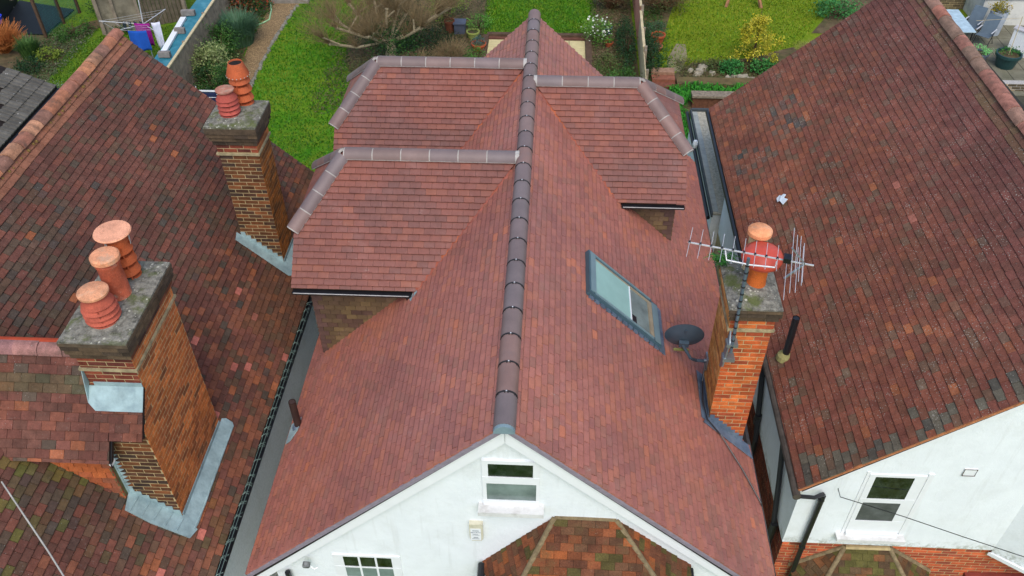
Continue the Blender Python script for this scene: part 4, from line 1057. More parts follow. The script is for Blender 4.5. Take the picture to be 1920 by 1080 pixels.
b.extrude([V(x1 + .008, y0, zL(x1)), V(x1 + .008, y1, zL(x1)), V(x1 + .008, y1, zL(x1) + .12), V(x1 + .008, y0, zL(x1) + .12)], (.008, 0, 0))
b.build('lead_flashing', MT['lead'], chf)
shared_realize(LCH, 'brick', 'small_bricks', 'brick', lh, 300, True)
shared_realize(CHIM_T, 'brick', 'small_bricks', 'brick', house, 300, True)

# ------------------------------------------------------------------ right house
RT = rad(40.95); sr_, cr_ = math.sin(RT), math.cos(RT); tr_ = math.tan(RT)
REX, REZ = 3.79, -3.60; RRX = 7.68
def zR(x): return REZ + (x - REX) * tr_
RRZ = zR(RRX); RY0, RY1 = 7.69, 18.75
rh = thing('house', 'house on the right with the speckled old brown tile roof and white front wall', 'house', (7.7, 7.8, G))
b = MB(); W0 = 3.89
b.extrude([(W0, 7.81, -5.19), (11.3, 7.81, -5.19), (11.3, 7.81, -3.5), (RRX, 7.81, RRZ - .16), (W0, 7.81, zR(W0) - .14)], (0, 8.1, 0))
b.extrude([(4.5, 15.912, -5.19), (11.3, 15.912, -5.19), (11.3, 15.912, -3.5), (RRX, 15.912, RRZ - .16), (4.5, 15.912, zR(4.5) - .14)], (0, 2.7, 0))
b.build('wall', MT['render'], rh)
b = MB(); b.box((W0 + .04, 7.86, G), (11.2, 18.5, -5.192)); bb = b.build('brick_wall', MT['mortar_old'], rh)
bt = face_bricks((W0 + .04, 7.86), (8.6, 7.86), -7.4, -5.19, (0, -1, 0), brick_cols([(.5, S(190, 92, 56)), (.3, S(170, 80, 52)), (.2, S(150, 74, 54))]))
bt += face_bricks((W0 + .04, 7.86), (W0 + .04, 12.0), -7.4, -5.19, (-1, 0, 0), BR_RED)  # side bricks coloured darker than the front, painting in the shade of the gap
realize(bt, bb, rh, 'brick', 'small_bricks', 'brick', 200, True)
b = MB(); b.extrude([(REX + .02, RY0 + .03, zR(REX + .02) - .004), (REX + .08, RY0 + .03, REZ - .09), (RRX, RY0 + .03, RRZ - .12), (11.5, RY0 + .03, -3.7), (11.5, RY0 + .03, -3.6), (RRX, RY0 + .03, RRZ - .004)], (0, RY1 - RY0 - .05, 0))
rroof = b.build('roof', MT['under'], rh)
T0 = lay((RRX, RY0, RRZ), (cr_, 0, sr_), (-sr_, 0, cr_), [V(RRX, RY0, RRZ), V(RRX, RY1, RRZ), V(REX, RY1, REZ), V(REX, RY0, REZ)], .122, .195, col_right, lo=.008, hi=.022, gap=.005, jit=.16, wave=.022)
realize(T0, rroof, rh, 'roof_tile', 'small_roof_tiles', 'oldr', 300)
ridge_run((RRX, RY0, RRZ - .07), (RRX, RY1 + .05, RRZ - .07), (0, 0, 1), .14, .45, rroof, 'ridge_tile', MT['ridge_old'], [S(170, 112, 92), S(154, 104, 88), S(148, 112, 94), S(136, 108, 90)], rnd=.007, a=80, gap=.012, n=6, t=.02)
# verge, barge board
for k_, (d0, d1, y_) in enumerate(((-.01, -.03, 0), (-.033, -.055, .014), (-.058, -.075, .004))):
    b = MB(); b.extrude([V(REX, RY0 + y_, REZ + d0), V(RRX, RY0 + y_, RRZ + d0), V(RRX, RY0 + y_, RRZ + d1), V(REX, RY0 + y_, REZ + d1)], (0, .06, 0))
    b.build('verge_tile_strip', plain('verge_clay_%d' % k_, (S(176, 112, 72), S(140, 92, 66), S(190, 130, 90))[k_], .85, var=.3, scale=14), rroof)
b = MB(); b.extrude([V(REX + .06, RY0 + .05, zR(REX + .06) - .08), V(RRX, RY0 + .05, RRZ - .08), V(RRX, RY0 + .05, RRZ - .27), V(REX + .06, RY0 + .05, zR(REX + .06) - .24)], (0, .025, 0)); b.build('barge_board', MT['white_paint'], rh)
b = MB(); b.tube([(REX - .02, RY0 - .08, REZ - .08), (REX - .02, 11.2, REZ - .08)], .065, 10); b.build('gutter', plain('worn_brown_gutter', S(78, 70, 62), .7, var=.4, scale=9), rh)
MB().tube([(REX - .02, 11.2, REZ - .08), (REX - .02, RY1, REZ - .08)], .06, 8).build('gutter', MT['black_plastic'], rh)
b = MB(); b.tube([(4.21, 7.74, -3.80), (4.20, 7.74, -4.9), (4.20, 7.74, -7.3)], .042, 10); b.tube([(4.21, 7.74, -3.78), (4.18, 7.70, -3.70), (4.05, 7.66, -3.74), (3.82, 7.63, -3.68)], .032, 8)
for z in (-3.9, -5.2, -6.2): b.lathe((4.20, 7.74, z), [(.05, -.03), (.055, 0), (.05, .03)], 10)
b.build('downpipe', MT['black_plastic'], rh)
b = MB(); b.tube([(REX + .0, 8.75, REZ - .1), (3.83, 8.5, -4.5), (3.83, 8.15, -5.3), (3.83, 8.05, -7.2)], .045, 10); b.lathe((3.83, 8.15, -5.4), [(.06, -.2), (.065, 0), (.06, .2)], 10); b.build('downpipe', MT['black_plastic'], rh)
b = MB(); b.tube([(3.83, 10.7, -3.8), (3.83, 10.2, -4.8), (3.83, 9.95, -5.3), (3.83, 9.9, -7.0)], .05, 10); b.lathe((3.83, 10.15, -4.95), [(.06, -.12), (.07, 0), (.06, .12)], 10); b.build('downpipe', MT['black_plastic'], rh)
# window
window(rh, 4.79, 5.62, -4.78, -3.30, 7.81, [(4.885, 5.45, -3.90, -3.355, MT['glass']), (4.865, 5.43, -4.48, -4.0, MT['glass_net'])], depth=.02, sill=((4.66, 7.68, -4.94), (5.72, 7.81, -4.86)))
b = MB(); b.box((4.80, 7.75, -4.86), (5.60, 7.81, -4.785)); b.build('sill', MT['white_paint'], rh)
b = MB(); b.box((6.08, 7.795, -3.25), (6.26, 7.81, -3.10)); vt = b.build('wall_vent', MT['white_paint'], rh)
MB().tube([(6.08, 7.79, -3.25), (6.08, 7.79, -3.10), (6.26, 7.79, -3.10), (6.26, 7.79, -3.25), (6.08, 7.79, -3.25)], .006, 5).build('vent_rim', MT['stem'], vt)
MB().box((4.74, 7.798, -4.86), (4.788, 7.81, -3.25)).build('architrave', MT['white_paint'], rh); MB().box((5.622, 7.785, -4.86), (5.70, 7.81, -3.25)).build('architrave', MT['white_paint'], rh)
# projecting bay on the far right of the front
b = MB(); b.extrude([V(7.22, 7.81, -5.25), V(7.95, 7.36, -5.25), V(8.9, 7.36, -5.25), V(8.9, 7.81, -5.25)], (0, 0, 2.2)); rb = b.build('front_bay', MT['render'], rh)
b = MB(); b.box((8.0, 7.31, -5.0), (8.7, 7.357, -3.4)); wf = b.build('window', MT['white_paint'], rb)
MB().box((8.06, 7.29, -4.9), (8.6, 7.308, -3.75)).build('pane', MT['glass_grey'], wf)
MB().extrude([V(7.18, 7.81, -5.33), V(7.93, 7.30, -5.33), V(8.95, 7.30, -5.33), V(8.95, 7.81, -5.33)], (0, 0, .075)).build('bay_skirt', MT['white_paint'], rb)
b = MB(); b.extrude([V(7.05, 7.85, -5.95), V(7.2, 7.2, -6.35), V(8.4, 7.2, -6.35), V(8.4, 7.85, -5.9)], (0, 0, -.08)); b.build('porch_canopy', plain('red_porch_roof', S(120, 46, 34), .8, var=.3), rh)
# hipped bay roof at the bottom edge
A_, B_ = V(4.927, 7.84, -5.30), V(5.63, 7.84, -5.29); E_, F_ = V(4.30, 7.05, -6.17), V(6.26, 7.05, -6.17); C_, D_ = V(4.16, 7.84, -5.92), V(6.45, 7.84, -5.92)
b = MB(); b.poly([A_, E_, C_]); b.poly([A_, B_, F_, E_]); b.poly([B_, D_, F_]); b.poly([C_, E_, F_, D_]); rbr = b.build('bay_roof', MT['under'], rh)
MB().box((4.5, 7.2, G), (6.1, 7.84, -6.2)).build('bay', MT['render'], rh)
BT = []
mossy = lambda p, r, i: mulc(pick([(.3, S(112, 78, 50)), (.3, S(96, 74, 52)), (.25, S(92, 86, 44)), (.15, S(128, 84, 52))]), random.uniform(.75, 1.15) * .85)
for P in ([A_, C_, E_], [A_, E_, F_, B_], [B_, F_, D_]):
    n, up = plane_axes(*P[:3]); BT += lay(P[0], up, n, P, .11, .18, mossy, jit=.12, lo=.01, hi=.022)
realize(BT, rbr, rh, 'bay_tile', 'small_bay_tiles', 'bay', 100)
for p, q in ((A_, E_), (B_, F_), (C_, A_), (B_, D_)):
    MB().arc(p, q, .04, .03, (0, -.4, .9), -80, 80, 5).build('hip_mortar', MT['mortar_moss'], rbr)
MB().tube([A_ + V(0, -.02, .01), B_ + V(0, -.02, .01)], .04, 6).build('top_mortar', MT['mortar_old'], rbr)
# vent pipe through the roof
b = MB(); b.tube([(4.022, 10.238, -3.5), (4.022, 10.238, -2.50)], .058, 14, caps=False); b.tube([(4.022, 10.238, -3.5), (4.022, 10.238, -2.51)], .05, 14); b.build('vent_pipe', MT['black_plastic'], rh)
MB().lathe((4.022, 10.238, zR(4.022) + .0), [(.15, -.05), (.13, .03), (.07, .08)], 14).build('vent_collar', plain('mossy_collar', S(138, 132, 84), .95, var=.3), rh)

# flat roofed extension behind, between the houses
ext = thing('extension', 'low flat roofed extension with grey chippings in the gap between middle and right house', 'extension', (3.95, 18.5, G))
ZF = -4.75
b = MB(); b.box((3.72, 16.1, G), (4.75, 20.6, ZF - .06)); b.build('wall', MT['render_grey'], ext)
b = MB(); b.box((3.70, 16.05, ZF - .055), (4.9, 20.66, ZF)); b.build('flat_roof', plain('roof_chippings', S(178, 170, 150), .95, var=.35, scale=22, bump=.8), ext)
b = MB(); b.box((3.68, 16.0, ZF - .08), (3.72, 20.7, ZF + .04)); b.box((3.72, 20.6, ZF - .08), (4.9, 20.68, ZF + .07)); b.build('roof_edge', plain('dark_felt', S(70, 76, 78), .9, var=.2), ext)
b = MB()
for i in range(5): b.box((3.73, 16.1 + i * .9, ZF + .002), (3.86, 16.1 + i * .9 + .885, ZF + .012))
b.build('felt_strip', plain('grey_felt', S(156, 160, 154), .95, var=.2, spec=.1), ext)
MB().tube([(3.62, 16.0, ZF - .1), (3.62, 20.7, ZF - .1)], .05, 8).build('gutter', MT['black_plastic'], ext)
MB().lathe((3.62, 18.9, ZF + .05), [(.05, -.1), (.07, 0), (.05, .1), (0, .12)], 8).build('white_cap', MT['white_paint'], ext)
# ------------------------------------------------------------------ things on the roofs
def T3(name, label, cat, loc, group=None): return thing(name, label, cat, loc, group)
# satellite dish on the right-hand stack
dsh = T3('satellite_dish', 'dark grey satellite dish on a bent arm fixed to the right brick stack', 'satellite dish', (2.39, 8.92, -2.2))
dax = Vector((.05, .975, .22)).normalized(); dc = V(2.0, 8.93, -1.76)
pr = [(0, -.0), (.08, .006), (.15, .02), (.22, .042), (.28, .066), (.287, .068), (.28, .075), (.2, .048), (.14, .026), (.07, .012), (0, .008)]
MB().lathe(dc, pr, 36, axis=dax).build('reflector', MT['navy'], dsh, smooth=True)
rimv = dax.cross(V(1, 0, 0)).normalized()
b = MB(); upv = (V(0, 0, 1) - dax * dax.z).normalized(); rt = dax.cross(upv)
b.beam(dc - dax * .01 - upv * .2 + dax * .03, dc - dax * .012 + upv * .2 + dax * .03, .03, .012, up=tuple(dax)); b.obox(dc - dax * .035 - upv * .08, rt, upv, dax, .07, .05, .03); b.build('back_bracket', MT['navy'], dsh)
b = MB(); b.tube([dc - dax * .05 - upv * .08 + rt * -.02, dc - dax * .08 + V(.12, -.02, -.28), dc + V(.22, -.02, -.42), V(2.36, 8.92, -2.2)], .024, 10); b.build('arm', MT['navy'], dsh)
b = MB(); b.box((2.365, 8.84, -2.32), (2.388, 9.0, -2.08)); b.tube([(2.37, 8.88, -2.14), (2.33, 8.88, -2.14)], .02, 6); b.build('wall_plate', MT['steel'], dsh)
b = MB(); p0 = dc - upv * .235 - dax * .02; b.tube([p0, p0 + dax * .2 - upv * .04], .012, 6); b.obox(p0 + rt * -.02 - dax * .02, rt, upv, dax, .11, .016, .014); b.build('receiver_arm', plain('olive_plastic', S(120, 122, 70), .5), dsh)
b = MB(); cb = [(2.36, 8.9, -2.22), (2.33, 8.72, -2.43), (2.30, 8.35, -2.46), (2.34, 8.08, -2.52), (2.55, 7.98, -2.74), (2.86, 7.6, -3.04), (3.1, 7.2, -3.27), (3.2, 7.1, -3.6)]
b.tube(cb, .010, 6); tag(b.build('cable', MT['black_plastic'], None, base=(2.36, 8.9, -2.22)), 'thin black cable running from the dish down over the new tiles to the gutter', 'cable')
b = MB(); b.tube([(2.36, 8.3, -2.46), (2.42, 8.05, -2.58), (2.4, 7.92, -2.6)], .008, 5)
# television aerial
aer = T3('tv_aerial', 'long silver television aerial with spiky rods on a banded grey pole at the right stack', 'aerial', (2.44, 8.08, -1.1))
mb0, mb1 = V(2.445, 8.06, -1.12), V(2.425, 8.16, .43)
MB().tube([mb0, mb1], .022, 10).build('mast', MT['steel_b'], aer)
for i in range(13):
    p = mb0.lerp(mb1, (i + 1) / 14); MB().lathe(p, [(.026, -.01), (.027, 0), (.026, .01)], 10).build('cable_tie', MT['black_plastic'], aer)
b = MB(); b.box((2.36, 8.05, -1.3), (2.52, 8.178, -1.24)); b.box((2.37, 8.05, -1.02), (2.52, 8.178, -.97)); b.extrude([V(2.36, 8.17, -1.5), V(2.40, 8.17, -.8), V(2.40, 8.06, -.95), V(2.37, 8.06, -1.4)], (.02, 0, 0)); b.build('wall_bracket', MT['steel'], aer)
q0, q1 = V(1.71, 8.39, .47), V(3.18, 8.04, .44); bd = (q1 - q0).normalized(); bp = bd.cross(V(0, 0, 1)).normalized() * -1
MB().beam(q0, q1, .015, .015).build('boom', MT['alu'], aer)
for i in range(9):
    c_ = q0.lerp(q1, .012 + i * .088); L = .30 - .006 * i
    MB().tube([c_ - bp * L + V(0, 0, .012), c_ + bp * L + V(0, 0, .012)], .0034, 6).build('element_rod', MT['alu'], aer)
    MB().obox(c_ + V(0, 0, .012), bd, bp, (0, 0, 1), .013, .012, .012).build('rod_clip', MT['black_plastic'], aer)
c_ = q0.lerp(q1, .79); MB().obox(c_ + V(0, 0, .03), bd, bp, (0, 0, 1), .045, .055, .035).build('dipole_box', MT['black_plastic'], aer)
cr = q0.lerp(q1, .93)
for s_ in (-1, 1):
    MB().beam(cr, cr + V(0, 0, s_ * .02) + bp * s_ * .0 + V(-.20, 0, s_ * .22), .03, .012).build('reflector_arm', MT['steel'], aer)
    for k_ in range(4):
        c2 = cr + V(-.055 * (k_ + .4), 0, s_ * .062 * (k_ + .4)); L = .44 if k_ % 2 else .38
        MB().tube([c2 - bp * L, c2 + bp * L], .0038, 6).build('reflector_rod', MT['alu'], aer)
b = MB(); b.tube([V(2.16, 8.33, .44), V(2.18, 8.22, .34), V(2.45, 8.14, .34), V(2.74, 8.08, .36), V(2.75, 8.1, .44)], .011, 8); b.build('cradle', MT['alu'], aer)
# fern on the stack
def leaf_cloud(pts, n_per, spread, leaf, cols, flat=.4, asp=.55, up=0.3, rng=RNG, jitc=.25):
    """leaf sized quads scattered round clump centres; returns verts, colours"""
    pts = np.asarray(pts, float); m = len(pts) * n_per
    c = np.repeat(pts, n_per, axis=0) + rng.normal(0, 1, (m, 3)) * np.array(spread)
    n = rng.normal(0, 1, (m, 3)); n[:, 2] = np.abs(n[:, 2]) + up; n /= np.linalg.norm(n, axis=1)[:, None]
    a = np.cross(n, rng.normal(0, 1, (m, 3))); a /= np.linalg.norm(a, axis=1)[:, None] + 1e-9
    b = np.cross(n, a); L = leaf * rng.uniform(.6, 1.35, m)[:, None]
    v = np.stack([c - a * L * .5, c + b * L * asp * .5, c + a * L * .5, c - b * L * asp * .5], 1).reshape(-1, 3)
    cols = np.asarray(cols, float); base = np.repeat(cols[rng.integers(0, len(cols), len(pts))], n_per, axis=0)
    other = cols[rng.integers(0, len(cols), m)]
    col = (base * .65 + other * .35) * rng.uniform(1 - jitc, 1 + jitc, m)[:, None]
    return v, col
def crown_pts(c, r, k, rng=RNG, shell=.45):
    d = rng.normal(0, 1, (k, 3)); d /= np.linalg.norm(d, axis=1)[:, None]
    rr = rng.uniform(shell, 1.0, k) ** .6
    p = d * rr[:, None] * np.array(r) * rng.uniform(.8, 1.12, (k, 1)); p[:, 2] = np.maximum(p[:, 2], -r[2] * .8)
    return p + np.array(c)
def bush(name, label, cat, x, y, rx, ry, h, cols, n=1200, leaf=.07, z=G, group=None, clumps=40, up=.3, asp=.55):
    r = thing(name, label, cat, (x, y, z), group)
    pts = crown_pts((x, y, z + h * .52), (rx, ry, h * .5), clumps)
    v, c = leaf_cloud(pts, max(4, n // clumps), (rx * .17, ry * .17, h * .1), leaf, [S(*q) for q in cols], up=up, asp=asp)
    np_mesh('foliage', v, 4, c, MT['leaf'], r)
    b = MB()
    for i in range(7):
        a = random.uniform(0, 6.28); d = random.uniform(.3, .8)
        b.tube([(x + random.uniform(-.06, .06), y, z), (x + math.cos(a) * rx * d * .5, y + math.sin(a) * ry * d * .5, z + h * .35), (x + math.cos(a) * rx * d, y + math.sin(a) * ry * d, z + h * .75)], [.025, .016, .006], 5)
    b.build('stem', MT['stem'], r); return r
def grass_clump(name, label, cat, x, y, r, h, cols, n=500, z=G, w=.014, group=None, lean=.6, droop=.3):
    o = thing(name, label, cat, (x, y, z), group); m = n
    a = RNG.uniform(0, 2 * np.pi, m); rr = r * np.sqrt(RNG.uniform(0, 1, m)) * .55
    hh = h * RNG.uniform(.55, 1.05, m); d = np.stack([np.cos(a), np.sin(a)], 1)
    p0 = np.c_[x + d[:, 0] * rr, y + d[:, 1] * rr, np.full(m, z)]
    ln = lean * r * RNG.uniform(.2, 1, m)
    p1 = p0 + np.c_[d * (ln * .35)[:, None], hh * .65]; p2 = p0 + np.c_[d * ln[:, None], hh * (1 - droop * RNG.uniform(0, 1, m))]
    s = np.c_[-d[:, 1], d[:, 0], np.zeros(m)] * w
    v = np.concatenate([np.stack([p0 - s, p0 + s, p1 + s * .8, p1 - s * .8], 1), np.stack([p1 - s * .8, p1 + s * .8, p2 + s * .15, p2 - s * .15], 1)], 0).reshape(-1, 3)
    cc = np.asarray([S(*q) for q in cols])[RNG.integers(0, len(cols), m)] * RNG.uniform(.75, 1.2, m)[:, None]
    np_mesh('blades', v, 4, np.concatenate([cc, cc]), MT['leaf'], o); return o
def twig_bush(name, label, cat, x, y, r, h, n, mat, th=.008, z=G, seed=1, foli=None):
    o = thing(name, label, cat, (x, y, z)); R_ = random.Random(seed); b = MB()
    for i in range(n):
        a = R_.uniform(0, 6.283); s_ = R_.uniform(.25, 1)
        d = V(math.cos(a) * r * s_, math.sin(a) * r * s_, h * R_.uniform(.55, 1.05) * (1.1 - .35 * s_))
        p0 = V(x + R_.uniform(-.12, .12) * r, y + R_.uniform(-.12, .12) * r, z)
        k = p0 + d * .5 + V(R_.uniform(-1, 1), R_.uniform(-1, 1), R_.uniform(0, .8)) * r * .15
        b.tube([p0, k, p0 + d], [th, th * .8, th * .4], 3, caps=False)
        for j in range(2):
            e = k + V(R_.uniform(-1, 1), R_.uniform(-1, 1), R_.uniform(-.2, .9)) * r * .4; b.tube([k, e], [th * .6, th * .3], 3, caps=False)
    b.build('twigs', mat, o)
    if foli:
        pts = crown_pts((x, y, z + h * .4), (r * .8, r * .8, h * .4), 20)
        v, c = leaf_cloud(pts, foli[1] // 20, (r * .2, r * .2, h * .12), .06, [S(*q) for q in foli[0]]); np_mesh('foliage', v, 4, c, MT['leaf'], o)
    return o
FERN = [(52, 110, 40), (70, 130, 48), (40, 92, 36)]
fr = thing('fern', 'bright green fern growing out of the left edge of the right stack cap', 'fern', (2.32, 8.98, -.42))
fv = []; fc = []
for i in range(26):
    a = random.uniform(0, 6.283); L = random.uniform(.14, .27); d = V(math.cos(a), math.sin(a) * .8, 0); s_ = V(-d.y, d.x, 0)
    base = V(2.34 + random.uniform(-.08, .1), 9.0 + random.uniform(-.06, .06), -.38)
    for k_ in range(9):
        f = (k_ + 1) / 9; c_ = base + d * L * f + V(0, 0, .10 * math.sin(f * 2.4) + .02); w_ = .05 * (1.05 - f)
        for q in (-1, 1):
            t_ = c_ + s_ * q * w_ + d * .02 + V(0, 0, -.01)
            fv += [c_ - d * .008, c_ + d * .012, t_, t_ - d * .008]; fc.append(mulc(S(*random.choice(FERN)), random.uniform(.7, 1.2)))
np_mesh('fronds', [tuple(p) for p in fv], 4, fc, MT['leaf'], fr)
MB().lathe((2.34, 9.0, -.44), [(.05, 0), (.04, .06), (0, .08)], 8).build('root_clump', MT['stem'], fr)
# alarm box with lettering
al = T3('alarm_box', 'cream alarm box with small grey lettering on the white gable below the attic window', 'alarm box', (-.805, 5.9, -2.35))
b = MB(); b.extrude([V(-.887, 5.9, -1.985), V(-.722, 5.9, -1.985), V(-.722, 5.9, -2.30), V(-.745, 5.9, -2.345), V(-.862, 5.9, -2.345), V(-.887, 5.9, -2.28)], (0, -.06, 0)); b.build('cover', plain('cream_plastic', S(206, 200, 176), .5, var=.08, dirt=S(160, 130, 90), dirt_amt=.3, dirt_scale=14), al)
MB().box((-.875, 5.836, -2.325), (-.745, 5.8385, -2.07)).build('front_panel', MT['white_paint'], al)
inkm = plain('grey_ink', S(92, 104, 118), .6, var=.05)
def letters(txt, c, size, par):
    cu = bpy.data.curves.new('lettering', 'FONT'); cu.body = txt; cu.size = size; cu.align_x = 'CENTER'; cu.align_y = 'CENTER'; cu.extrude = .0008
    o = bpy.data.objects.new('lettering', cu); COL.objects.link(o); cu.materials.append(inkm); bpy.context.view_layer.update()
    me = o.to_mesh().copy(); q = bpy.data.objects.new('lettering', me); bpy.data.objects.remove(o); COL.objects.link(q); q.parent = par
    q.location = Vector(c) - wpos(par); q.rotation_euler = (math.pi / 2, 0, 0); return q
letters('SECURITY', (-.81, 5.834, -2.155), .028, al)
b = MB()
for z, w_, h_ in ((-2.115, .038, .008), (-2.195, .03, .004), (-2.208, .042, .003), (-2.262, .028, .008), (-2.29, .045, .005)):
    x = -.81 - w_
    while x < -.81 + w_: b.box((x, 5.8335, z - h_), (x + .006, 5.8352, z + h_)); x += .010
b.build('small_print', inkm, al)
# floodlight on the barge board
fl = T3('security_lamp', 'small round grey security lamp on the white barge board, lower left', 'lamp', (-3.05, 5.81, -3.0))
MB().lathe((-3.05, 5.815, -2.98), [(.05, 0), (.052, .05), (.045, .07), (0, .075)], 14, axis=(0, -1, -.3)).build('housing', plain('mottled_lamp', S(110, 112, 110), .6, var=.5, scale=24), fl, smooth=True)
b = MB(); b.tube([(-3.03, 5.8, -3.03), (-2.97, 5.80, -3.12), (-2.93, 5.82, -3.11)], .007, 6); b.build('bracket', MT['pot_old'], fl)
# overhead wires
b = MB(); b.tube([(-6.1, 5.45, -.9), (-5.2, 4.64, -.95), (-4.2, 3.7, -.98), (-2.8, 2.4, -.95)], .009, 6); tag(b.build('overhead_wire', plain('pale_wire', S(176, 172, 160), .6), None, base=(-6.1, 5.45, -.9)), 'pale overhead wire crossing the dark tiles in the lower left corner', 'wire')
b = MB(); b.tube([(4.36, 7.7, -3.55), (4.42, 7.66, -3.7), (5.4, 7.55, -3.98), (6.3, 7.4, -4.22), (7.6, 7.1, -4.45)], .007, 5); tag(b.build('phone_wire', MT['black_plastic'], None, base=(4.36, 7.7, -3.55)), 'thin dark phone wire drooping across the white front wall of the right house', 'wire')
# scrap on the right roof
nR2 = Vector((-sr_, 0, cr_)); uR2 = Vector((cr_, 0, sr_))
b = MB(); c0 = V(4.592, 14.0, zR(4.592)) + nR2 * .05
P = [(-.1, .13), (-.02, .17), (.0, .11), (.06, .15), (.1, .06), (.04, .02), (.11, -.1), (-.02, -.15), (-.05, -.02), (-.11, .02)]
b.extrude([c0 + V(0, 1, 0) * y + uR2 * x + nR2 * random.uniform(0, .03) for x, y in P], nR2 * .006)
tag(b.build('plastic_scrap', plain('white_plastic_scrap', S(214, 226, 232), .6), None, base=c0), 'torn white plastic scrap lying on the speckled right roof', 'scrap')

# ------------------------------------------------------------------ garage behind the left house
gr = thing('garage', 'grey garage roof of profiled concrete tiles at the left edge beyond the left house', 'garage', (-16.5, 20.5, G))
gE, gZ, gy1 = -14.7, -5.2, 22.15; g_t = math.tan(rad(24)); gs, gc = math.sin(rad(24)), math.cos(rad(24))
b = MB(); b.box((-20.5, 12.0, G), (gE - .25, gy1 - .15, gZ - .14)); gw = b.build('wall', MT['mortar_old'], gr)
gb = face_bricks((gE - .25, 17.5), (gE - .25, gy1 - .15), -7.0, gZ - .16, (1, 0, 0), brick_cols([(.5, S(150, 100, 62)), (.5, S(128, 84, 56))])); realize(gb, gw, gr, 'brick', 'small_bricks', 'brick', 90, True)
b = MB(); b.extrude([(gE, 12, gZ - .02), (gE, 12, gZ - .10), (-20.5, 12, gZ + (gE + 20.5) * g_t - .1), (-20.5, 12, gZ + (gE + 20.5) * g_t - .02)], (0, gy1 - 12, 0)); groof = b.build('roof', MT['under'], gr)
MT['ctile'] = tinted('profiled_concrete_tile', 'obj', .92, .25, .25, specks=.5, speck_col=(.5, .5, .48), bump=.5, speck_scale=6)
nG = Vector((gs, 0, gc)); uG = Vector((-gc, 0, gs))
tile_me = {}
def ctile(w, g):
    b = MB(); n = 8; rows = []
    prof = [(i / n, .028 * (1 if (i / n * 2) % 1 < .55 else 0) * 1.0) for i in range(n + 1)]
    prof = [(0, .0), (.08, .03), (.32, .03), (.42, .0), (.52, .0), (.6, .03), (.84, .03), (.94, 0), (1, 0)]
    for y_, dz in ((g / 2, .0), (-g / 2, .03)): rows.append([((u - .5) * w, y_, h + dz) for u, h in prof])
    low = [(x, y, z - .05) for x, y, z in rows[1]]; m = len(prof); vs_ = rows[0] + rows[1] + low
    fs = [(m + i, m + i + 1, i + 1, i) for i in range(m - 1)] + [(2 * m + i, 2 * m + i + 1, m + i + 1, m + i) for i in range(m - 1)]
    me = bpy.data.meshes.new('roof_tile'); me.from_pydata(vs_, [], fs); me.materials.append(MT['ctile']); me.update(); return me
cme = ctile(.33, .36)
xg = uG.cross(nG); rotg = Matrix((xg, uG, nG)).transposed().to_4x4()
for r_ in range(12):
    for k_ in range(19):
        c_ = V(gE, gy1 - .17 - k_ * .333, gZ) + uG * (.16 + r_ * .34) + nG * .0
        if not in_frame(c_) and r_ > 0: continue
        o = bpy.data.objects.new('roof_tile', cme); COL.objects.link(o); o.parent = groof
        o.matrix_basis = Matrix.Translation(c_ - wpos(groof)) @ rotg; o.color = (*mulc(S(104, 100, 92), random.uniform(.75, 1.1) * .8), 1)
MB().tube([(gE + .05, 12, gZ - .12), (gE + .05, gy1, gZ - .12)], .055, 8).build('gutter', MT['black_plastic'], gr)

# ------------------------------------------------------------------ gardens
def board_fence(name, label, p0, p1, h, mat, bw=.11, posts=4, cap=None, facing=1, grp=None):
    p0, p1 = Vector(p0), Vector(p1); d = p1 - p0; L = d.length; u = d.normalized(); s_ = V(-u.y, u.x, 0)
    o = thing(name, label, 'fence', tuple(p0), grp); n = int(L / bw)
    for i in range(n):
        c_ = p0 + u * (i + .5) * L / n; hh = h + random.uniform(-.012, .012)
        b = MB(); b.obox(c_ + V(0, 0, hh / 2) + s_ * random.uniform(-.004, .004), u, s_, (0, 0, 1), L / n * .47, .011, hh / 2); b.build('board', mat, o)
    for i in range(posts + 1):
        c_ = p0 + u * L * i / posts + s_ * .06 * facing; b = MB(); b.obox(c_ + V(0, 0, (h + .06) / 2), u, s_, (0, 0, 1), .045, .045, (h + .06) / 2); b.build('post', MT['wood_grey'], o)
    for z_ in (.3, h * .5, h - .2):
        b = MB(); b.beam(p0 + s_ * .035 * facing + V(0, 0, z_), p1 + s_ * .035 * facing + V(0, 0, z_), .04, .07); b.build('rail', MT['wood_grey'], o)
    if cap: b = MB(); b.beam(p0 + V(0, 0, h + .03), p1 + V(0, 0, h + .03), .09, .04); b.build('capping', cap, o)
    return o
board_fence('garden_fence', 'grey board fence with a pale capping beside the teal tarpaulin', (-12.5, 24.4, G), (-12.75, 33.5, G), 1.6, MT['wood_grey'], cap=MT['wood_pale'], facing=1)
board_fence('panel_fence', 'pale panel fence between the two back gardens, nearest the middle house', (2.95, 24.6, G), (3.02, 27.4, G), 1.2, MT['wood_pale'], bw=.14, posts=2, facing=-1, grp='fence panels between the back gardens')
board_fence('panel_fence', 'pale panel fence between the two back gardens, by the terracotta pots', (3.04, 27.6, G), (3.1, 30.5, G), 1.25, MT['wood_pale'], bw=.14, posts=2, facing=-1, cap=MT['wood_pale'], grp='fence panels between the back gardens')
board_fence('panel_fence', 'pinkish panel fence between the two back gardens, farthest from the house', (3.1, 30.6, G), (3.14, 36.0, G), 1.4, plain('pinkish_fence', S(190, 132, 108), .9, var=.2), bw=.14, posts=3, facing=-1, cap=MT['wood_pale'], grp='fence panels between the back gardens')
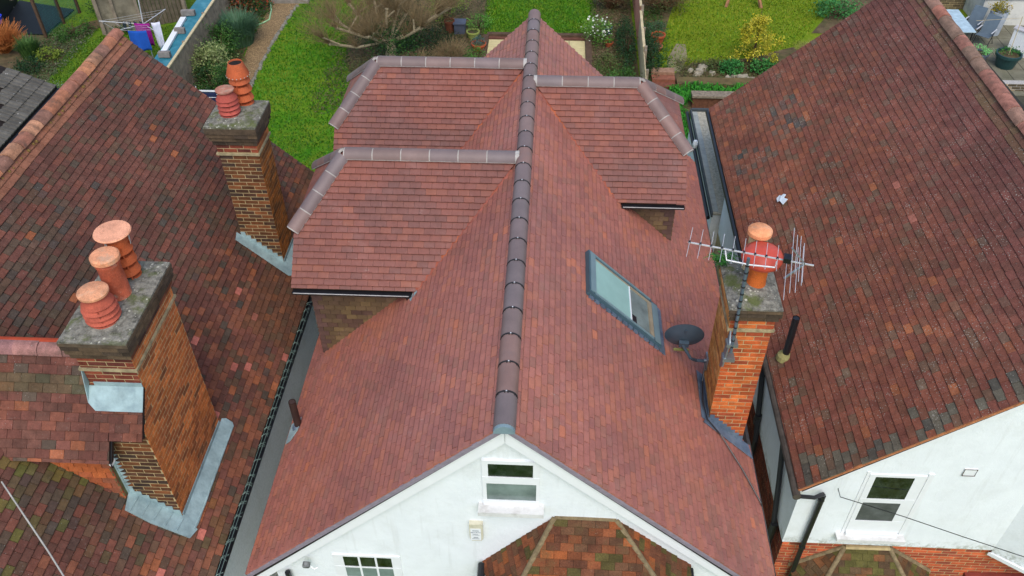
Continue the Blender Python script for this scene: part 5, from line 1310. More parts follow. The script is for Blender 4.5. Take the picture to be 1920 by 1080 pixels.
# tarpaulin covered stack
tp = thing('covered_stack', 'long garden stack wrapped in a teal tarpaulin along the fence', 'covered stack', (-13.35, 29, G))
b = MB(); ny = 26; nx = 8; P = []
for j in range(ny + 1):
    y = 25.8 + (33.2 - 25.8) * j / ny
    for i, (x, z) in enumerate(((-13.98, .02), (-13.95, .55), (-13.9, .98), (-13.6, 1.02), (-13.3, 1.0), (-13.0, .95), (-12.9, .5), (-12.86, .02))):
        w_ = .05 * nz((x * 2, y * 1.5, z), 1.6, 2) + .06 * nz((x, y, z), 3.5, 5)
        P.append((x + w_ * .6 - .025 * (y - 29), y, G + z + w_ + (.06 * math.sin(y * 2.1) if i in (5, 6) else 0)))
F = [(j * nx + i, j * nx + i + 1, (j + 1) * nx + i + 1, (j + 1) * nx + i) for j in range(ny) for i in range(nx - 1)]
b.add(P, F); b.build('tarpaulin', plain('teal_tarpaulin', S(52, 122, 138), .45, var=.22, scale=3, bump=.4, dirt=S(112, 160, 168), dirt_amt=.5), tp, smooth=True)
b = MB(); b.box((-13.8, 25.9, G), (-13.05, 33.1, G + .9)); b.build('stacked_timber', MT['wood_dark'], tp)
b = MB(); b.beam((-13.82, 29.75, G + 1.08), (-13.56, 26.75, G + 1.08), .2, .08); tag(b.build('white_board', MT['white_paint'], None, base=(-13.7, 28.2, G + 1.04)), 'long white plastic board lying along the left edge of the teal tarpaulin', 'board')
for (x, y, sx, sy, lab) in ((-13.75, 30.1, .5, .18, 'concrete block on the teal tarpaulin, farthest from the houses'), (-13.55, 28.6, .36, .16, 'concrete block on the middle of the teal tarpaulin'), (-13.45, 26.75, .4, .17, 'concrete block at the near end of the teal tarpaulin')):
    b = MB(); b.obox((x, y, G + 1.13), (1, .05, 0), (-.05, 1, 0), (0, 0, 1), sx / 2, sy / 2, .09); b.obox((x, y, G + 1.225), (1, .05, 0), (-.05, 1, 0), (0, 0, 1), sx / 2 - .03, sy / 2 - .03, .006)
    tag(b.build('concrete_block', plain('grey_block', S(134, 128, 122), .9, var=.25), None, base=(x, y, G + 1.04)), lab, 'block', 'blocks weighing down the tarpaulin')
# shed
sh = thing('shed', 'old grey garden shed of planks and rendered panels behind the washing line', 'shed', (-16.3, 31.2, G))
a_ = V(-17.45, 30.5, 0); c_ = V(-14.6, 31.9, 0); u = (c_ - a_).normalized(); s_ = V(-u.y, u.x, 0)
def shp(t_, d, z): return a_ + u * t_ + s_ * d + V(0, 0, G + z)
b = MB(); b.extrude([shp(0, .02, 0), shp(1.45, .02, 0), shp(1.45, .02, 2.0), shp(0, .02, 2.0)], s_ * .06); b.extrude([shp(-.03, 0, 0), shp(-.03, 2.2, 0), shp(-.03, 2.2, 2.0), shp(-.03, 0, 2.0)], -u * .06); b.extrude([shp(3.15, 0, 0), shp(3.15, 2.2, 0), shp(3.15, 2.2, 2.0), shp(3.15, 0, 2.0)], u * .06); b.build('wall', plain('stained_render', S(128, 120, 102), .95, var=.35, scale=2, bump=.3, dirt=S(76, 72, 58), dirt_amt=.9), sh)
PLK = plain('old_shed_planks', S(98, 88, 72), .95, var=.4, scale=5, bump=.5, dirt=S(60, 56, 46), dirt_amt=.7)
for i in range(11):
    t_ = 1.5 + i * .15; b = MB(); d_ = .02 if i % 2 else -.01
    b.extrude([shp(t_, d_, .02), shp(t_ + .135, d_, .02), shp(t_ + .135, d_, 1.98), shp(t_, d_, 1.98)], s_ * .03); b.build('plank', PLK, sh)
for t_ in (0.0, .55, 1.4, 3.1): b = MB(); b.obox(shp(t_, -.05, 1.0), u, s_, (0, 0, 1), .055, .05, 1.02); b.build('post', MT['wood_grey'], sh)
b = MB(); b.extrude([shp(-.2, -.25, 2.02), shp(3.35, -.25, 2.02), shp(3.35, 2.3, 2.2), shp(-.2, 2.3, 2.2)], (0, 0, .05)); b.build('roof', plain('shed_roof_felt', S(120, 116, 110), .9, var=.3), sh)
b = MB(); b.extrude([shp(-.2, -.27, 1.98), shp(3.35, -.27, 1.98), shp(3.35, -.27, 2.1), shp(-.2, -.27, 2.1)], -s_ * .03); b.build('fascia', MT['wood_pale'], sh)
b = MB(); b.extrude([shp(1.62, -.03, 1.2), shp(1.8, -.03, 1.2), shp(1.8, -.03, 1.6), shp(1.62, -.03, 1.6)], s_ * .01); b.build('window', MT['black_plastic'], sh)
# washing line
wl_ = thing('rotary_airer', 'rotary washing line with thin pale arms in the left garden', 'washing line', (-14.68, 28.27, G))
b = MB(); b.tube([(-14.68, 28.27, G), (-14.65, 28.27, G + 1.6), (-14.55, 28.3, G + 2.7)], .02, 8); b.build('pole', MT['alu'], wl_)
tips = [V(-16.2, 28.2, G + 1.62), V(-14.0, 27.6, G + 1.6), V(-14.1, 29.1, G + 1.7), V(-15.3, 27.5, G + 1.6)]
for p in tips: b = MB(); b.tube([(-14.66, 28.27, G + 1.5), p], .012, 6); b.build('arm', MT['alu'], wl_)
b = MB()
for f in (.45, .7, .97):
    ring = [V(-14.66, 28.27, G + 1.56).lerp(p, f) for p in (tips[0], tips[3], tips[1], tips[2], tips[0])]; b.tube(ring, .0035, 4)
b.build('line', MT['alu'], wl_)
def cloth(name, label, cat, p0, p1, drop, col, pin=.05, grp='washing on the line', nu=10, nv=8, taper=0.0):
    p0, p1 = Vector(p0), Vector(p1); b = MB(); P = []; sd_ = (p1 - p0).cross(V(0, 0, 1)).normalized()
    for j in range(nv + 1):
        for i in range(nu + 1):
            u_, v_ = i / nu, j / nv; q = p0.lerp(p1, .5 + (u_ - .5) * (1 - taper * v_))
            P.append(q + V(0, 0, -drop * v_ - .02 * math.sin(u_ * math.pi)) + sd_ * (.05 * v_ * math.sin(u_ * 9 + p0.x) + .03 * v_))
    F = [(j * (nu + 1) + i, j * (nu + 1) + i + 1, (j + 1) * (nu + 1) + i + 1, (j + 1) * (nu + 1) + i) for j in range(nv) for i in range(nu)]
    b.add(P, F); o = b.build(name, plain(name + '_cloth', col, .9, var=.12, scale=4), None, base=p0, smooth=True)
    m = o.modifiers.new('thickness', 'SOLIDIFY'); m.thickness = .012
    return tag(o, label, cat, grp)
cloth('towel', 'bright blue towel hanging nearest on the washing line', 'towel', (-14.92, 27.56, G + 1.58), (-14.28, 27.6, G + 1.58), .72, S(28, 82, 170), taper=-.1)
cloth('towel', 'purple towel hanging behind the blue one', 'towel', (-14.85, 28.0, G + 1.66), (-14.3, 28.0, G + 1.66), .82, S(140, 20, 120))
cloth('shirt', 'white shirt with loose sleeves hanging at the right of the washing line', 'shirt', (-14.26, 28.05, G + 1.66), (-13.98, 28.15, G + 1.66), .95, S(214, 216, 228), nu=8, taper=.25)
for i in range(4): cloth('sock', ('dark sock at the far left end of the washing', 'second dark sock from the left on the washing line', 'third dark sock from the left on the washing line', 'dark sock hanging next to the purple towel')[i], 'sock', (-15.4 + i * .2, 28.25 + .02 * i, G + 1.6), (-15.27 + i * .2, 28.25, G + 1.6), .36 + .05 * (i % 2), S(38, 50, 54), nu=3, nv=5, grp='dark socks on the line', taper=.3)
# chicken run with mesh panel
cr_o = thing('chicken_run', 'timber framed run with green mesh and black sheeting in the far left corner', 'run', (-20.2, 31.2, G))
PS = [V(-19.6, 30.1, G), V(-19.5, 31.4, G), V(-19.3, 32.4, G), V(-19.0, 33.6, G), V(-21.6, 30.2, G)]
for p in PS: b = MB(); b.obox(p + V(0, 0, .95), (1, 0, 0), (0, 1, 0), (0, 0, 1), .05, .05, .95); b.build('post', MT['wood_dark'], cr_o)
b = MB()
for k_ in range(34):
    z_ = G + .1 + k_ * .052; b.tube([(-19.6, 30.1, z_), (-19.5, 31.4, z_), (-19.3, 32.4, z_)], .006, 3, caps=False)
for k_ in range(30):
    p = PS[0].lerp(PS[1], k_ / 18) if k_ < 18 else PS[1].lerp(PS[2], (k_ - 18) / 12); b.tube([p, p + V(0, 0, 1.85)], .005, 3, caps=False)
b.build('mesh_panel', plain('green_mesh', S(44, 98, 92), .6), cr_o)
b = MB(); b.extrude([(-21.7, 30.4, G + .03), (-19.75, 30.3, G + .03), (-19.6, 32.6, G + .03), (-22.3, 33.4, G + .03)], (0, 0, .03)); b.extrude([(-21.7, 30.35, G), (-22.4, 33.4, G), (-22.4, 33.4, G + .9), (-21.7, 30.35, G + .9)], (.03, 0, 0)); b.build('black_sheet', plain('black_sheeting', S(18, 20, 22), .6, var=.3), cr_o)
b = MB(); b.beam((-21.3, 31.4, G + .95), (-20.6, 33.0, G + .95), .1, .05); b.beam((-21.6, 30.3, G + 1.8), (-19.6, 30.1, G + 1.85), .07, .07); b.build('rail', MT['wood_grey'], cr_o)
bk = thing('bucket', 'blue plastic tub resting on the orange bramble', 'tub', (-20.9, 29.55, G + .85))
MB().lathe((-20.9, 29.55, G + .85), [(.17, 0), (.22, .26), (.235, .27), (.22, .25), (.16, .03), (0, .03)], 20).build('tub', plain('blue_plastic', S(38, 60, 190), .5), bk)
b = MB(); b.tube([(-21.12, 29.55, G + 1.1), (-21.0, 29.4, G + 1.2), (-20.75, 29.45, G + 1.18), (-20.68, 29.55, G + 1.1)], .008, 5); b.build('handle', MT['alu'], bk)
fa = thing('swing_frame', 'white metal swing frame with a blue seat in the top left corner', 'swing', (-22.6, 32.6, G))
for p, q in (((-22.1, 32.1, G), (-22.9, 33.0, G + 1.6)), ((-22.25, 32.8, G), (-22.9, 33.0, G + 1.6)), ((-23.9, 33.2, G), (-22.9, 33.0, G + 1.6))): b = MB(); b.tube([p, q], .03, 8); b.build('leg', MT['white_paint'], fa)
b = MB(); b.obox((-22.75, 32.7, G + .4), (1, .2, 0), (-.2, 1, 0), (0, 0, 1), .2, .14, .03); b.build('seat', plain('blue_seat', S(40, 90, 190), .5), fa)
# far left plants
twig_bush('bramble', 'tangled orange brown bramble heap under the blue tub', 'bramble', -20.6, 28.9, 1.0, 1.2, 420, plain('orange_twigs', S(176, 108, 56), .9, var=.3), th=.012, seed=3)
grass_clump('ornamental_grass', 'upright green grass clump in the bed beside the bramble', 'grass plant', -19.4, 28.5, .55, .85, [(74, 110, 52), (96, 128, 64), (60, 92, 44)], 700)
LV = dict(mid=[(58, 98, 38), (76, 116, 44), (44, 80, 34)], yel=[(120, 138, 44), (140, 156, 60), (96, 120, 40)], dark=[(34, 66, 34), (46, 82, 40), (30, 56, 30)], grey=[(118, 138, 116), (136, 152, 122), (96, 118, 92)])
bush('flowering_plant', 'yellow green flowering plant in the left bed', 'plant', -18.7, 28.4, .45, .4, .45, LV['yel'], 700, .07)
bush('leafy_plant', 'low dark leafy plant in front of the flowers in the left bed', 'plant', -18.95, 27.6, .6, .5, .4, LV['dark'], 800, .07)
bush('silver_plant', 'silvery low plant at the corner of the grey garage', 'plant', -17.2, 25.6, .6, .5, .4, LV['grey'], 700, .06)
bush('corner_shrub', 'bright green shrub beyond the chicken run', 'shrub', -21.6, 35.0, 1.3, 1.0, 1.1, [(80, 150, 40), (100, 170, 50), (60, 120, 36)], 1500, .08)
bush('foliage_patch', 'mixed green plants at the foot of the mesh panel', 'plant', -18.6, 30.4, .6, .9, .55, LV['mid'], 1100, .07)
bush('ivy_patch', 'dark ivy patch beside the shed corner', 'ivy', -18.2, 32.6, .6, .8, .6, LV['dark'], 900, .07)
bush('weed_patch', 'weeds along the foot of the shed wall', 'plant', -16.4, 30.6, .9, .25, .4, LV['mid'], 600, .06)
# left bed of the middle garden
bush('photinia', 'dark glossy photinia with red young leaves by the top of the gravel path', 'shrub', -12.55, 32.6, .95, 1.3, 1.5, [(48, 84, 34), (64, 100, 40), (40, 70, 30), (150, 58, 36)], 3000, .11, clumps=60)
grass_clump('lavender', 'tall bluish green lavender clump beside the gravel path', 'lavender', -12.0, 30.0, .95, 1.2, [(86, 122, 92), (104, 138, 106), (74, 108, 72)], 2600, w=.012)
bush('fuchsia_bush', 'mid green bush between the fence and the lavender', 'bush', -12.3, 28.6, .8, 1.1, 1.2, LV['mid'], 4200, .07, clumps=60)
bush('variegated_shrub', 'cream and green variegated shrub against the fence', 'shrub', -12.15, 27.1, .85, .8, 1.25, [(156, 166, 104), (132, 150, 84), (170, 176, 122), (88, 112, 54)], 4200, .075, clumps=70)
bush('evergreen_bush', 'deep green bush just behind the far chimney pots', 'bush', -11.6, 26.3, .75, .9, .9, LV['dark'] + LV['mid'], 3200, .07)
bush('low_plant', 'brownish low plant at the edge of the gravel path', 'plant', -11.55, 28.2, .3, .5, .4, [(110, 96, 60), (96, 104, 56)], 500, .06)
b = MB(); b.tube([(-11.9, 33.95, G + .05), (-11.55, 32.9, G + .04), (-11.4, 32.0, G + .03), (-11.62, 31.6, G + .03), (-11.95, 31.35, G + .03), (-11.98, 30.9, G + .05)], .03, 7); tag(b.build('garden_hose', plain('pale_green_hose', S(150, 190, 140), .5), None, base=(-11.9, 33.95, G)), 'pale green garden hose curling along the left side of the gravel path', 'hose')
b = MB(); b.obox((-11.0, 33.75, G + .07), (1, .03, 0), (-.03, 1, 0), (0, 0, 1), .8, .16, .07); b.obox((-11.0, 33.75, G + .145), (1, .03, 0), (-.03, 1, 0), (0, 0, 1), .77, .14, .008); tag(b.build('stone_step', plain('grey_step_stone', S(140, 134, 124), .9, var=.25, bump=.4), None, base=(-11.0, 33.75, G)), 'long grey stone step across the top end of the gravel path', 'step')
ed = []
for i in range(40):
    f = i / 39; y = 26.3 + f * 7.0; x = -10.62 - .12 * math.sin(f * 3.1) + random.uniform(-.03, .03)
    ed.append((x, y))
es = thing('path_edging', 'row of rough grey edging stones between gravel path and lawn', 'edging', (-10.7, 30, G))
for x, y in ed:
    b = MB(); r_ = random.uniform(.05, .085); b.lathe((x, y, G - .02), [(r_, 0), (r_ * 1.05, .04), (r_ * .7, .09), (0, .1)], 7, sx=random.uniform(.8, 1.3)); b.build('stone', plain('edge_stone', S(128, 124, 112), .95, var=.3) if 'edge_stone' not in bpy.data.materials else bpy.data.materials['edge_stone'], es)
ch_ = thing('clothes_horse', 'white folding clothes horse with a navy cloth just behind the far stack', 'clothes horse', (-11.5, 24.7, G))
for q in (0, .5):
    b = MB(); b.tube([(-11.8, 24.4 + q, G), (-11.75, 24.6 + q * .4, G + 1.0)], .012, 6); b.tube([(-10.9, 24.4 + q, G), (-10.95, 24.6 + q * .4, G + 1.0)], .012, 6); b.build('leg_frame', MT['white_paint'], ch_)
for i in range(6): b = MB(); y = 24.45 + i * .08; b.tube([(-11.76, y, G + .95 - abs(i - 2.5) * .06), (-10.94, y, G + .95 - abs(i - 2.5) * .06)], .008, 5); b.build('rail', MT['white_paint'], ch_)
cloth('navy_cloth', 'navy cloth draped on the white clothes horse', 'cloth', (-11.6, 24.52, G + .96), (-11.0, 24.52, G + .96), .6, S(28, 38, 70), grp=None)

# pollarded tree
tr = thing('pollarded_tree', 'bare pollarded tree with pale cut limbs and many fine twigs on the middle lawn', 'tree', (-6.0, 28.8, G))
R_ = random.Random(5); b = MB(); tw = MB()
def twigs(p, d, n, L, th=.0055):
    for i in range(n):
        dd = (d * R_.uniform(.3, 1) + V(R_.gauss(0, .55), R_.gauss(0, .55), R_.uniform(.2, 1.0))).normalized(); l_ = L * R_.uniform(.45, 1.1)
        m_ = p + dd * l_ * .5 + V(R_.gauss(0, .04), R_.gauss(0, .04), .03) * l_; e = p + dd * l_ + V(R_.gauss(0, .1), R_.gauss(0, .1), .05) * l_
        tw.tube([p, m_, e], [th, th * .75, th * .35], 3, caps=False)
        for j in range(2):
            q = m_.lerp(e, R_.random()); tw.tube([q, q + (dd + V(R_.gauss(0, .6), R_.gauss(0, .6), R_.gauss(0, .4))) * l_ * .3], [th * .5, th * .25], 3, caps=False)
base = V(-6.0, 28.8, G)
b.tube([base, base + V(.03, 0, .4), base + V(0, .05, .8)], [.26, .2, .16], 10); b.build('trunk', MT['bark'], tr)
limbs = [(-1.75, -.3, 1.35), (-1.5, .9, 1.7), (-1.9, -1.0, 1.1), (-.9, 1.5, 2.1), (-.55, .7, 2.1), (.15, 1.6, 2.3), (.5, .6, 2.2), (1.0, 1.5, 2.2), (1.7, .35, 1.6), (1.3, -.7, 1.6), (-.5, -1.0, 1.4), (.05, -.1, 2.0), (2.1, 1.2, 1.5), (-2.0, .3, 1.4)]
for (dx, dy, dz) in limbs:
    e = base + V(dx, dy, dz); s0 = base + V(dx * .05, dy * .05, .75); m_ = s0.lerp(e, .5) + V(R_.uniform(-.15, .15), R_.uniform(-.15, .15), -.12)
    lb = MB(); lb.tube([s0, m_, e], [.04, .05, .05], 8); lb.lathe(e, [(.048, -.03), (.075, 0), (.065, .06), (0, .085)], 8, axis=tuple((e - m_).normalized())); lb.build('limb', MT['bark'], tr, smooth=True)
    k2 = m_.lerp(e, .6); e2 = k2 + V(R_.uniform(-.5, .5), R_.uniform(-.5, .5), R_.uniform(.15, .5)); lb2 = MB(); lb2.tube([k2, e2], [.04, .03], 6); lb2.build('limb', MT['bark'], tr)
    twigs(e, (e - m_).normalized(), 84, 1.3); twigs(e2, (e2 - k2).normalized(), 44, 1.0); twigs(m_, V(dx * .5, dy * .5, 1.2).normalized(), 48, 1.1)
tw.build('twigs', MT['twig'], tr, kind='stuff')
v, c = leaf_cloud(crown_pts((-5.9, 29.0, G + .85), (1.15, 1.3, .6), 90), 34, (.2, .2, .15), .08, [S(*q) for q in LV['dark'] + LV['mid']]); np_mesh('ivy', v, 4, c, MT['leaf'], tr)
bush('golden_shrub', 'bright green shrub right of the pollarded tree', 'shrub', -4.3, 32.3, .8, .9, 1.2, [(104, 140, 40), (88, 124, 38), (126, 150, 56)], 2000, .07)
twig_bush('dry_shrub', 'brown twiggy shrub just above the rear dormer ridge', 'shrub', -3.8, 28.6, .8, 1.0, 240, MT['twig'], th=.008, seed=8, foli=([(96, 104, 56), (110, 104, 70)], 260))
twig_bush('dry_hedge', 'grey brown twiggy hedge plant between tree and dry shrub', 'shrub', -4.9, 28.0, .8, .8, 200, MT['twig'], th=.008, seed=9, foli=([(82, 96, 52), (70, 88, 44)], 700))
bush('ground_ivy', 'dark ivy spreading under the pollarded tree', 'ivy', -5.6, 30.4, 1.9, 1.3, .35, LV['dark'], 2600, .07, clumps=90)
bush('ivy_skirt', 'olive green undergrowth in front of the pollarded tree', 'undergrowth', -5.8, 27.4, 2.0, 1.2, .4, [(74, 88, 44), (60, 80, 38), (96, 96, 56)], 2600, .065, clumps=90)
def clay_pot(name, label, x, y, r, h, col, plant=None, z=G, grp=None):
    o = thing(name, label, 'plant pot', (x, y, z), grp)
    MB().lathe((x, y, z), [(r * .7, 0), (r * .95, h * .82), (r * 1.06, h * .82), (r * 1.06, h), (r * .92, h), (r * .88, h * .85), (0, h * .85)], 22).build('pot', col, o)
    MB().lathe((x, y, z), [(r * .86, h * .86), (0, h * .875)], 16).build('compost', MT['soil'], o)
    if plant:
        v, c = leaf_cloud(crown_pts((x, y, z + h + plant[1] * .5), (r * plant[2], r * plant[2], plant[1] * .55), 16), plant[3] // 16, (r * .25, r * .25, plant[1] * .15), .06, [S(*q) for q in plant[0]]); np_mesh('foliage', v, 4, c, MT['leaf'], o)
    return o
TERR = plain('terracotta', S(170, 84, 50), .85, var=.2); BLK = plain('grey_planter', S(84, 90, 104), .6, var=.15)
pb = thing('box_planter', 'square dark grey planter box on the lawn edge by the tree', 'planter', (-3.65, 31.2, G)); b = MB(); b.box((-3.9, 31.0, G), (-3.5, 31.4, G + .42)); b.build('box', BLK, pb); b = MB(); b.box((-3.94, 30.96, G + .40), (-3.46, 31.44, G + .45)); b.build('rim', BLK, pb)
clay_pot('round_pot', 'round pot with a pale yellowish rim beside the grey planter box', -3.15, 30.7, .24, .3, plain('olive_pot', S(150, 160, 80), .7), ([(70, 100, 40), (110, 130, 60)], .2, .8, 160))
clay_pot('clay_pot', 'orange clay bowl with bluish plant by the sunken patio', -2.85, 29.7, .27, .3, TERR, ([(86, 112, 104), (70, 96, 90)], .25, .9, 260))
clay_pot('clay_urn', 'tall brown clay pot with a reddish plant beside the green shrub', -4.1, 31.2, .2, .5, plain('brown_clay', S(120, 68, 46), .85), ([(120, 96, 62), (96, 84, 50)], .6, 1.5, 420))
bush('daisy_patch', 'loose green plant growing beside the round pot', 'plant', -3.0, 31.6, .5, .5, .5, [(90, 150, 50), (110, 164, 66), (70, 124, 44)], 700, .06)
bush('low_herbs', 'green herbs in front of the orange clay bowl', 'plant', -2.95, 28.9, .45, .6, .45, [(80, 132, 48), (64, 110, 40), (96, 140, 60)], 900, .06)
# sunken patio behind the house
pat = thing('patio_wall', 'low brick and sleeper wall round the sunken patio behind the middle house', 'wall', (-.7, 30.2, G))
WD = MT['wood_dark']
b = MB(); b.box((-2.62, 30.75, G), (1.32, 30.95, G + .16)); b.build('sleeper', WD, pat)
b = MB(); b.box((-2.75, 27.5, G), (-2.55, 30.747, G + .16)); b.build('sleeper', WD, pat)
b = MB(); b.box((1.12, 27.5, G), (1.34, 30.747, G + .16)); b.build('sleeper', WD, pat)
b = MB(); b.box((-2.547, 30.58, G), (1.117, 30.745, G + .08)); b.build('sleeper', plain('red_brown_sleeper', S(104, 66, 52), .9, var=.3), pat)
PVM = plain('buff_paving', S(200, 184, 134), .9, var=.12)
sheet('patio', [(-2.55, 24), (1.12, 24), (1.12, 30.58), (-2.55, 30.58)], G + .02, plain('patio_joints', S(84, 76, 60), .95))
pv = thing('paving', 'buff paving slabs of the sunken patio behind the middle house', 'paving', (-.7, 29, G + .02))
for i in range(6):
    for j in range(5): b = MB(); b.box((-2.53 + i * .61, 27.5 + j * .61, G + .02), (-2.53 + i * .61 + .59, 27.5 + j * .61 + .59, G + .05)); b.build('paving_slab', PVM, pv)
# right bed of the middle garden
bush('white_flower_bush', 'green bush dotted with white flowers right of the sunken patio', 'bush', 1.55, 30.5, .6, .8, .9, [(96, 140, 50), (120, 158, 66), (74, 116, 42)], 1800, .065)
fb = [c_ for c_ in bpy.data.objects if c_.name == 'white_flower_bush'][0]
v, c = leaf_cloud(crown_pts((1.55, 30.5, G + .6), (.6, .8, .5), 70), 1, (.02, .02, .02), .08, [S(226, 226, 210)], asp=1.0, up=1.0); np_mesh('flowers', v, 4, c, MT['leaf'], fb)
clay_pot('clay_pot', 'small terracotta pot among the white flowers', 2.0, 30.2, .16, .2, TERR, ([(96, 140, 50)], .15, .9, 80))
clay_pot('blue_pot', 'small dark blue glazed pot behind the white flowers', 1.95, 31.3, .2, .28, plain('blue_glaze', S(40, 66, 110), .3), ([(60, 90, 50)], .2, .9, 100))
twig_bush('rambling_shrub', 'brown leafless shrub with ivy against the pink fence', 'shrub', 2.2, 33.6, 1.0, 1.3, 260, plain('brown_twigs', S(112, 84, 58), .9), th=.009, seed=12, foli=([(58, 78, 38), (80, 90, 48), (104, 84, 52)], 1300))
bush('bed_ivy', 'dark green climbing ivy along the fence in the middle garden', 'ivy', 2.6, 29.6, .35, 1.9, .9, LV['dark'], 2200, .07, clumps=70)
bush('bed_herbs', 'mixed low plants in the bed between patio and fence', 'plants', 2.0, 28.3, .6, 1.0, .4, [(70, 104, 42), (92, 112, 52), (104, 100, 60)], 1700, .06, clumps=70)
bush('bed_bush', 'mid green bush just behind the right dormer ridge', 'bush', 2.3, 26.7, .55, .8, .8, [(70, 112, 44), (88, 128, 52), (56, 92, 38)], 1800, .07)
# right garden
twig_bush('leafless_hedge', 'straggling brown hedge on the far side of the panel fence', 'hedge', 4.3, 33.6, 1.2, 1.2, 280, plain('hedge_twigs', S(116, 90, 62), .9), th=.009, seed=14, foli=([(76, 92, 44), (100, 96, 54), (60, 80, 38)], 2200))
bush('fence_ivy', 'dark ivy on the right side of the panel fence', 'ivy', 3.45, 29.2, .35, 1.8, .8, LV['dark'], 1900, .07, clumps=70)
bush('small_shrub', 'bluish green shrub above the tipped terracotta pot', 'shrub', 3.75, 31.4, .5, .4, .5, [(84, 116, 84), (66, 98, 66)], 800, .06)
clay_pot('clay_pot', 'large terracotta pot leaning by the right garden fence', 3.85, 30.6, .26, .34, TERR, ([(70, 100, 50)], .15, .7, 80))
clay_pot('clay_pot', 'terracotta bowl below the leaning pot at the fence', 3.75, 29.95, .22, .2, plain('worn_terracotta', S(150, 96, 66), .85), ([(60, 84, 40)], .12, .7, 60))
ys = thing('yellow_shrub', 'vivid yellow leaved conical shrub on the right lawn', 'shrub', (7.2, 29.2, G))
pts = []
for i in range(58):
    f = RNG.uniform(0, 1) ** 1.2; a = RNG.uniform(0, 6.28); r_ = (.92 * (1 - f) ** .8 + .1) * RNG.uniform(.35, 1.25); pts.append((7.2 + math.cos(a) * r_, 29.3 + math.sin(a) * r_ * .9, G + .25 + f * 1.4))
v, c = leaf_cloud(pts, 62, (.095, .095, .085), .08, [S(206, 190, 52), S(222, 206, 78), S(180, 168, 40), S(146, 148, 40)]); np_mesh('foliage', v, 4, c, MT['leaf'], ys)
b = MB(); b.tube([(7.2, 29.3, G), (7.22, 29.3, G + 1.0), (7.2, 29.3, G + 1.9)], [.05, .035, .01], 6); b.build('trunk', MT['stem'], ys)
bush('green_leafy_clump', 'bright green leafy clump left of the yellow shrub foot', 'plant', 6.3, 28.3, .42, .38, .42, [(62, 132, 60), (80, 150, 72), (48, 108, 50)], 900, .09)
bush('leafy_clump', 'bright green leafy clump right below the yellow shrub', 'plant', 7.45, 28.35, .55, .4, .45, [(62, 126, 56), (84, 148, 70), (46, 100, 46)], 1000, .09)
bush('rockery_plants', 'low green and brown plants on the rockery slope', 'plants', 5.9, 28.6, .7, .5, .22, [(84, 100, 46), (100, 100, 60), (66, 88, 40)], 1000, .06)
RK = plain('pale_rock', S(150, 140, 120), .95, var=.35, scale=4, bump=.6)
for i in range(16):
    x, y = (4.65 + random.random() * 1.0, 27.95 + random.random() * .65) if i < 10 else (5.9 + random.random() * 1.1, 27.75 + random.random() * .35)
    r_ = random.uniform(.08, .19); b = MB(); n_ = 7
    P = [(x + math.cos(k_ * 6.283 / n_) * r_ * random.uniform(.7, 1.25), y + math.sin(k_ * 6.283 / n_) * r_ * random.uniform(.7, 1.2), G + .0) for k_ in range(n_)]
    P2 = [(x + (p[0] - x) * .75 + random.uniform(-.02, .02), y + (p[1] - y) * .75, G + r_ * random.uniform(.6, 1.0)) for p in P]
    b.add(P + P2, [(k_, (k_ + 1) % n_, n_ + (k_ + 1) % n_, n_ + k_) for k_ in range(n_)] + [tuple(range(n_, 2 * n_))])
    tag(b.build('rock', RK, None, base=(x, y, G)), 'pale rough rock of the little rockery on the right lawn' if i < 10 else 'grey rough rock on the slope under the leafy clumps', 'rock', 'rockery rocks, left heap' if i < 10 else 'rockery rocks, right row')
rw = thing('retaining_wall', 'mossy low retaining wall below the rockery', 'wall', (6.3, 27.4, G)); b = MB(); b.box((4.25, 27.1, G), (9.0, 27.6, G + .18)); b.build('wall', plain('mossy_stone_wall', S(104, 88, 56), .95, var=.4, scale=3, bump=.8, dirt=S(78, 84, 36), dirt_amt=.7), rw)
stp = thing('brick_steps', 'short flight of red brick steps beside the rockery', 'steps', (3.9, 27.6, G))
for i in range(3): b = MB(); b.box((3.4, 27.0 + i * .34, G), (4.2, 27.0 + i * .34 + .338, G + .1 + i * .1)); b.build('step', plain('brick_step_%d' % i, (S(120, 72, 56), S(134, 84, 64), S(150, 116, 92))[i], .9, var=.3, scale=9), stp)
gv = thing('strap_leaf_plants', 'dense row of bright green strap leaved plants behind the flat roof', 'plants', (5.2, 26.4, G))
pts = [(random.uniform(3.9, 7.4), random.uniform(26.0, 26.95)) for i in range(90)] + [(random.uniform(3.75, 4.45), random.uniform(22.6, 26.0)) for i in range(70)]
vv, cc = [], []
for x, y in pts:
    for k_ in range(14):
        a = random.uniform(0, 6.283); L = random.uniform(.2, .38); d = V(math.cos(a), math.sin(a), 0); s_ = V(-d.y, d.x, 0) * .018; p0 = V(x, y, G); p1 = p0 + d * L * .4 + V(0, 0, L * .9); p2 = p0 + d * L + V(0, 0, L * .6)
        cl2 = mulc(S(*random.choice([(58, 140, 36), (76, 160, 48), (44, 110, 32)])), random.uniform(.75, 1.2))
        vv += [p0 - s_, p0 + s_, p1 + s_, p1 - s_, p1 - s_, p1 + s_, p2 + s_ * .2, p2 - s_ * .2]; cc += [cl2, cl2]
np_mesh('leaves', [tuple(p) for p in vv], 4, cc, MT['leaf'], gv)
bw = thing('brick_garden_wall', 'short brick wall with a lichen covered coping behind the flat roof', 'wall', (5.3, 25.9, G))
b = MB(); b.box((4.62, 25.75, G), (6.6, 25.98, G + .42)); b.build('wall', plain('brown_brick_wall', S(110, 72, 52), .95, var=.4, scale=12, bump=.6), bw); b = MB(); b.box((4.58, 25.68, G + .422), (6.64, 26.05, G + .5)); b.build('coping', plain('lichen_coping', S(136, 122, 104), .95, var=.45, scale=12, bump=.8), bw)
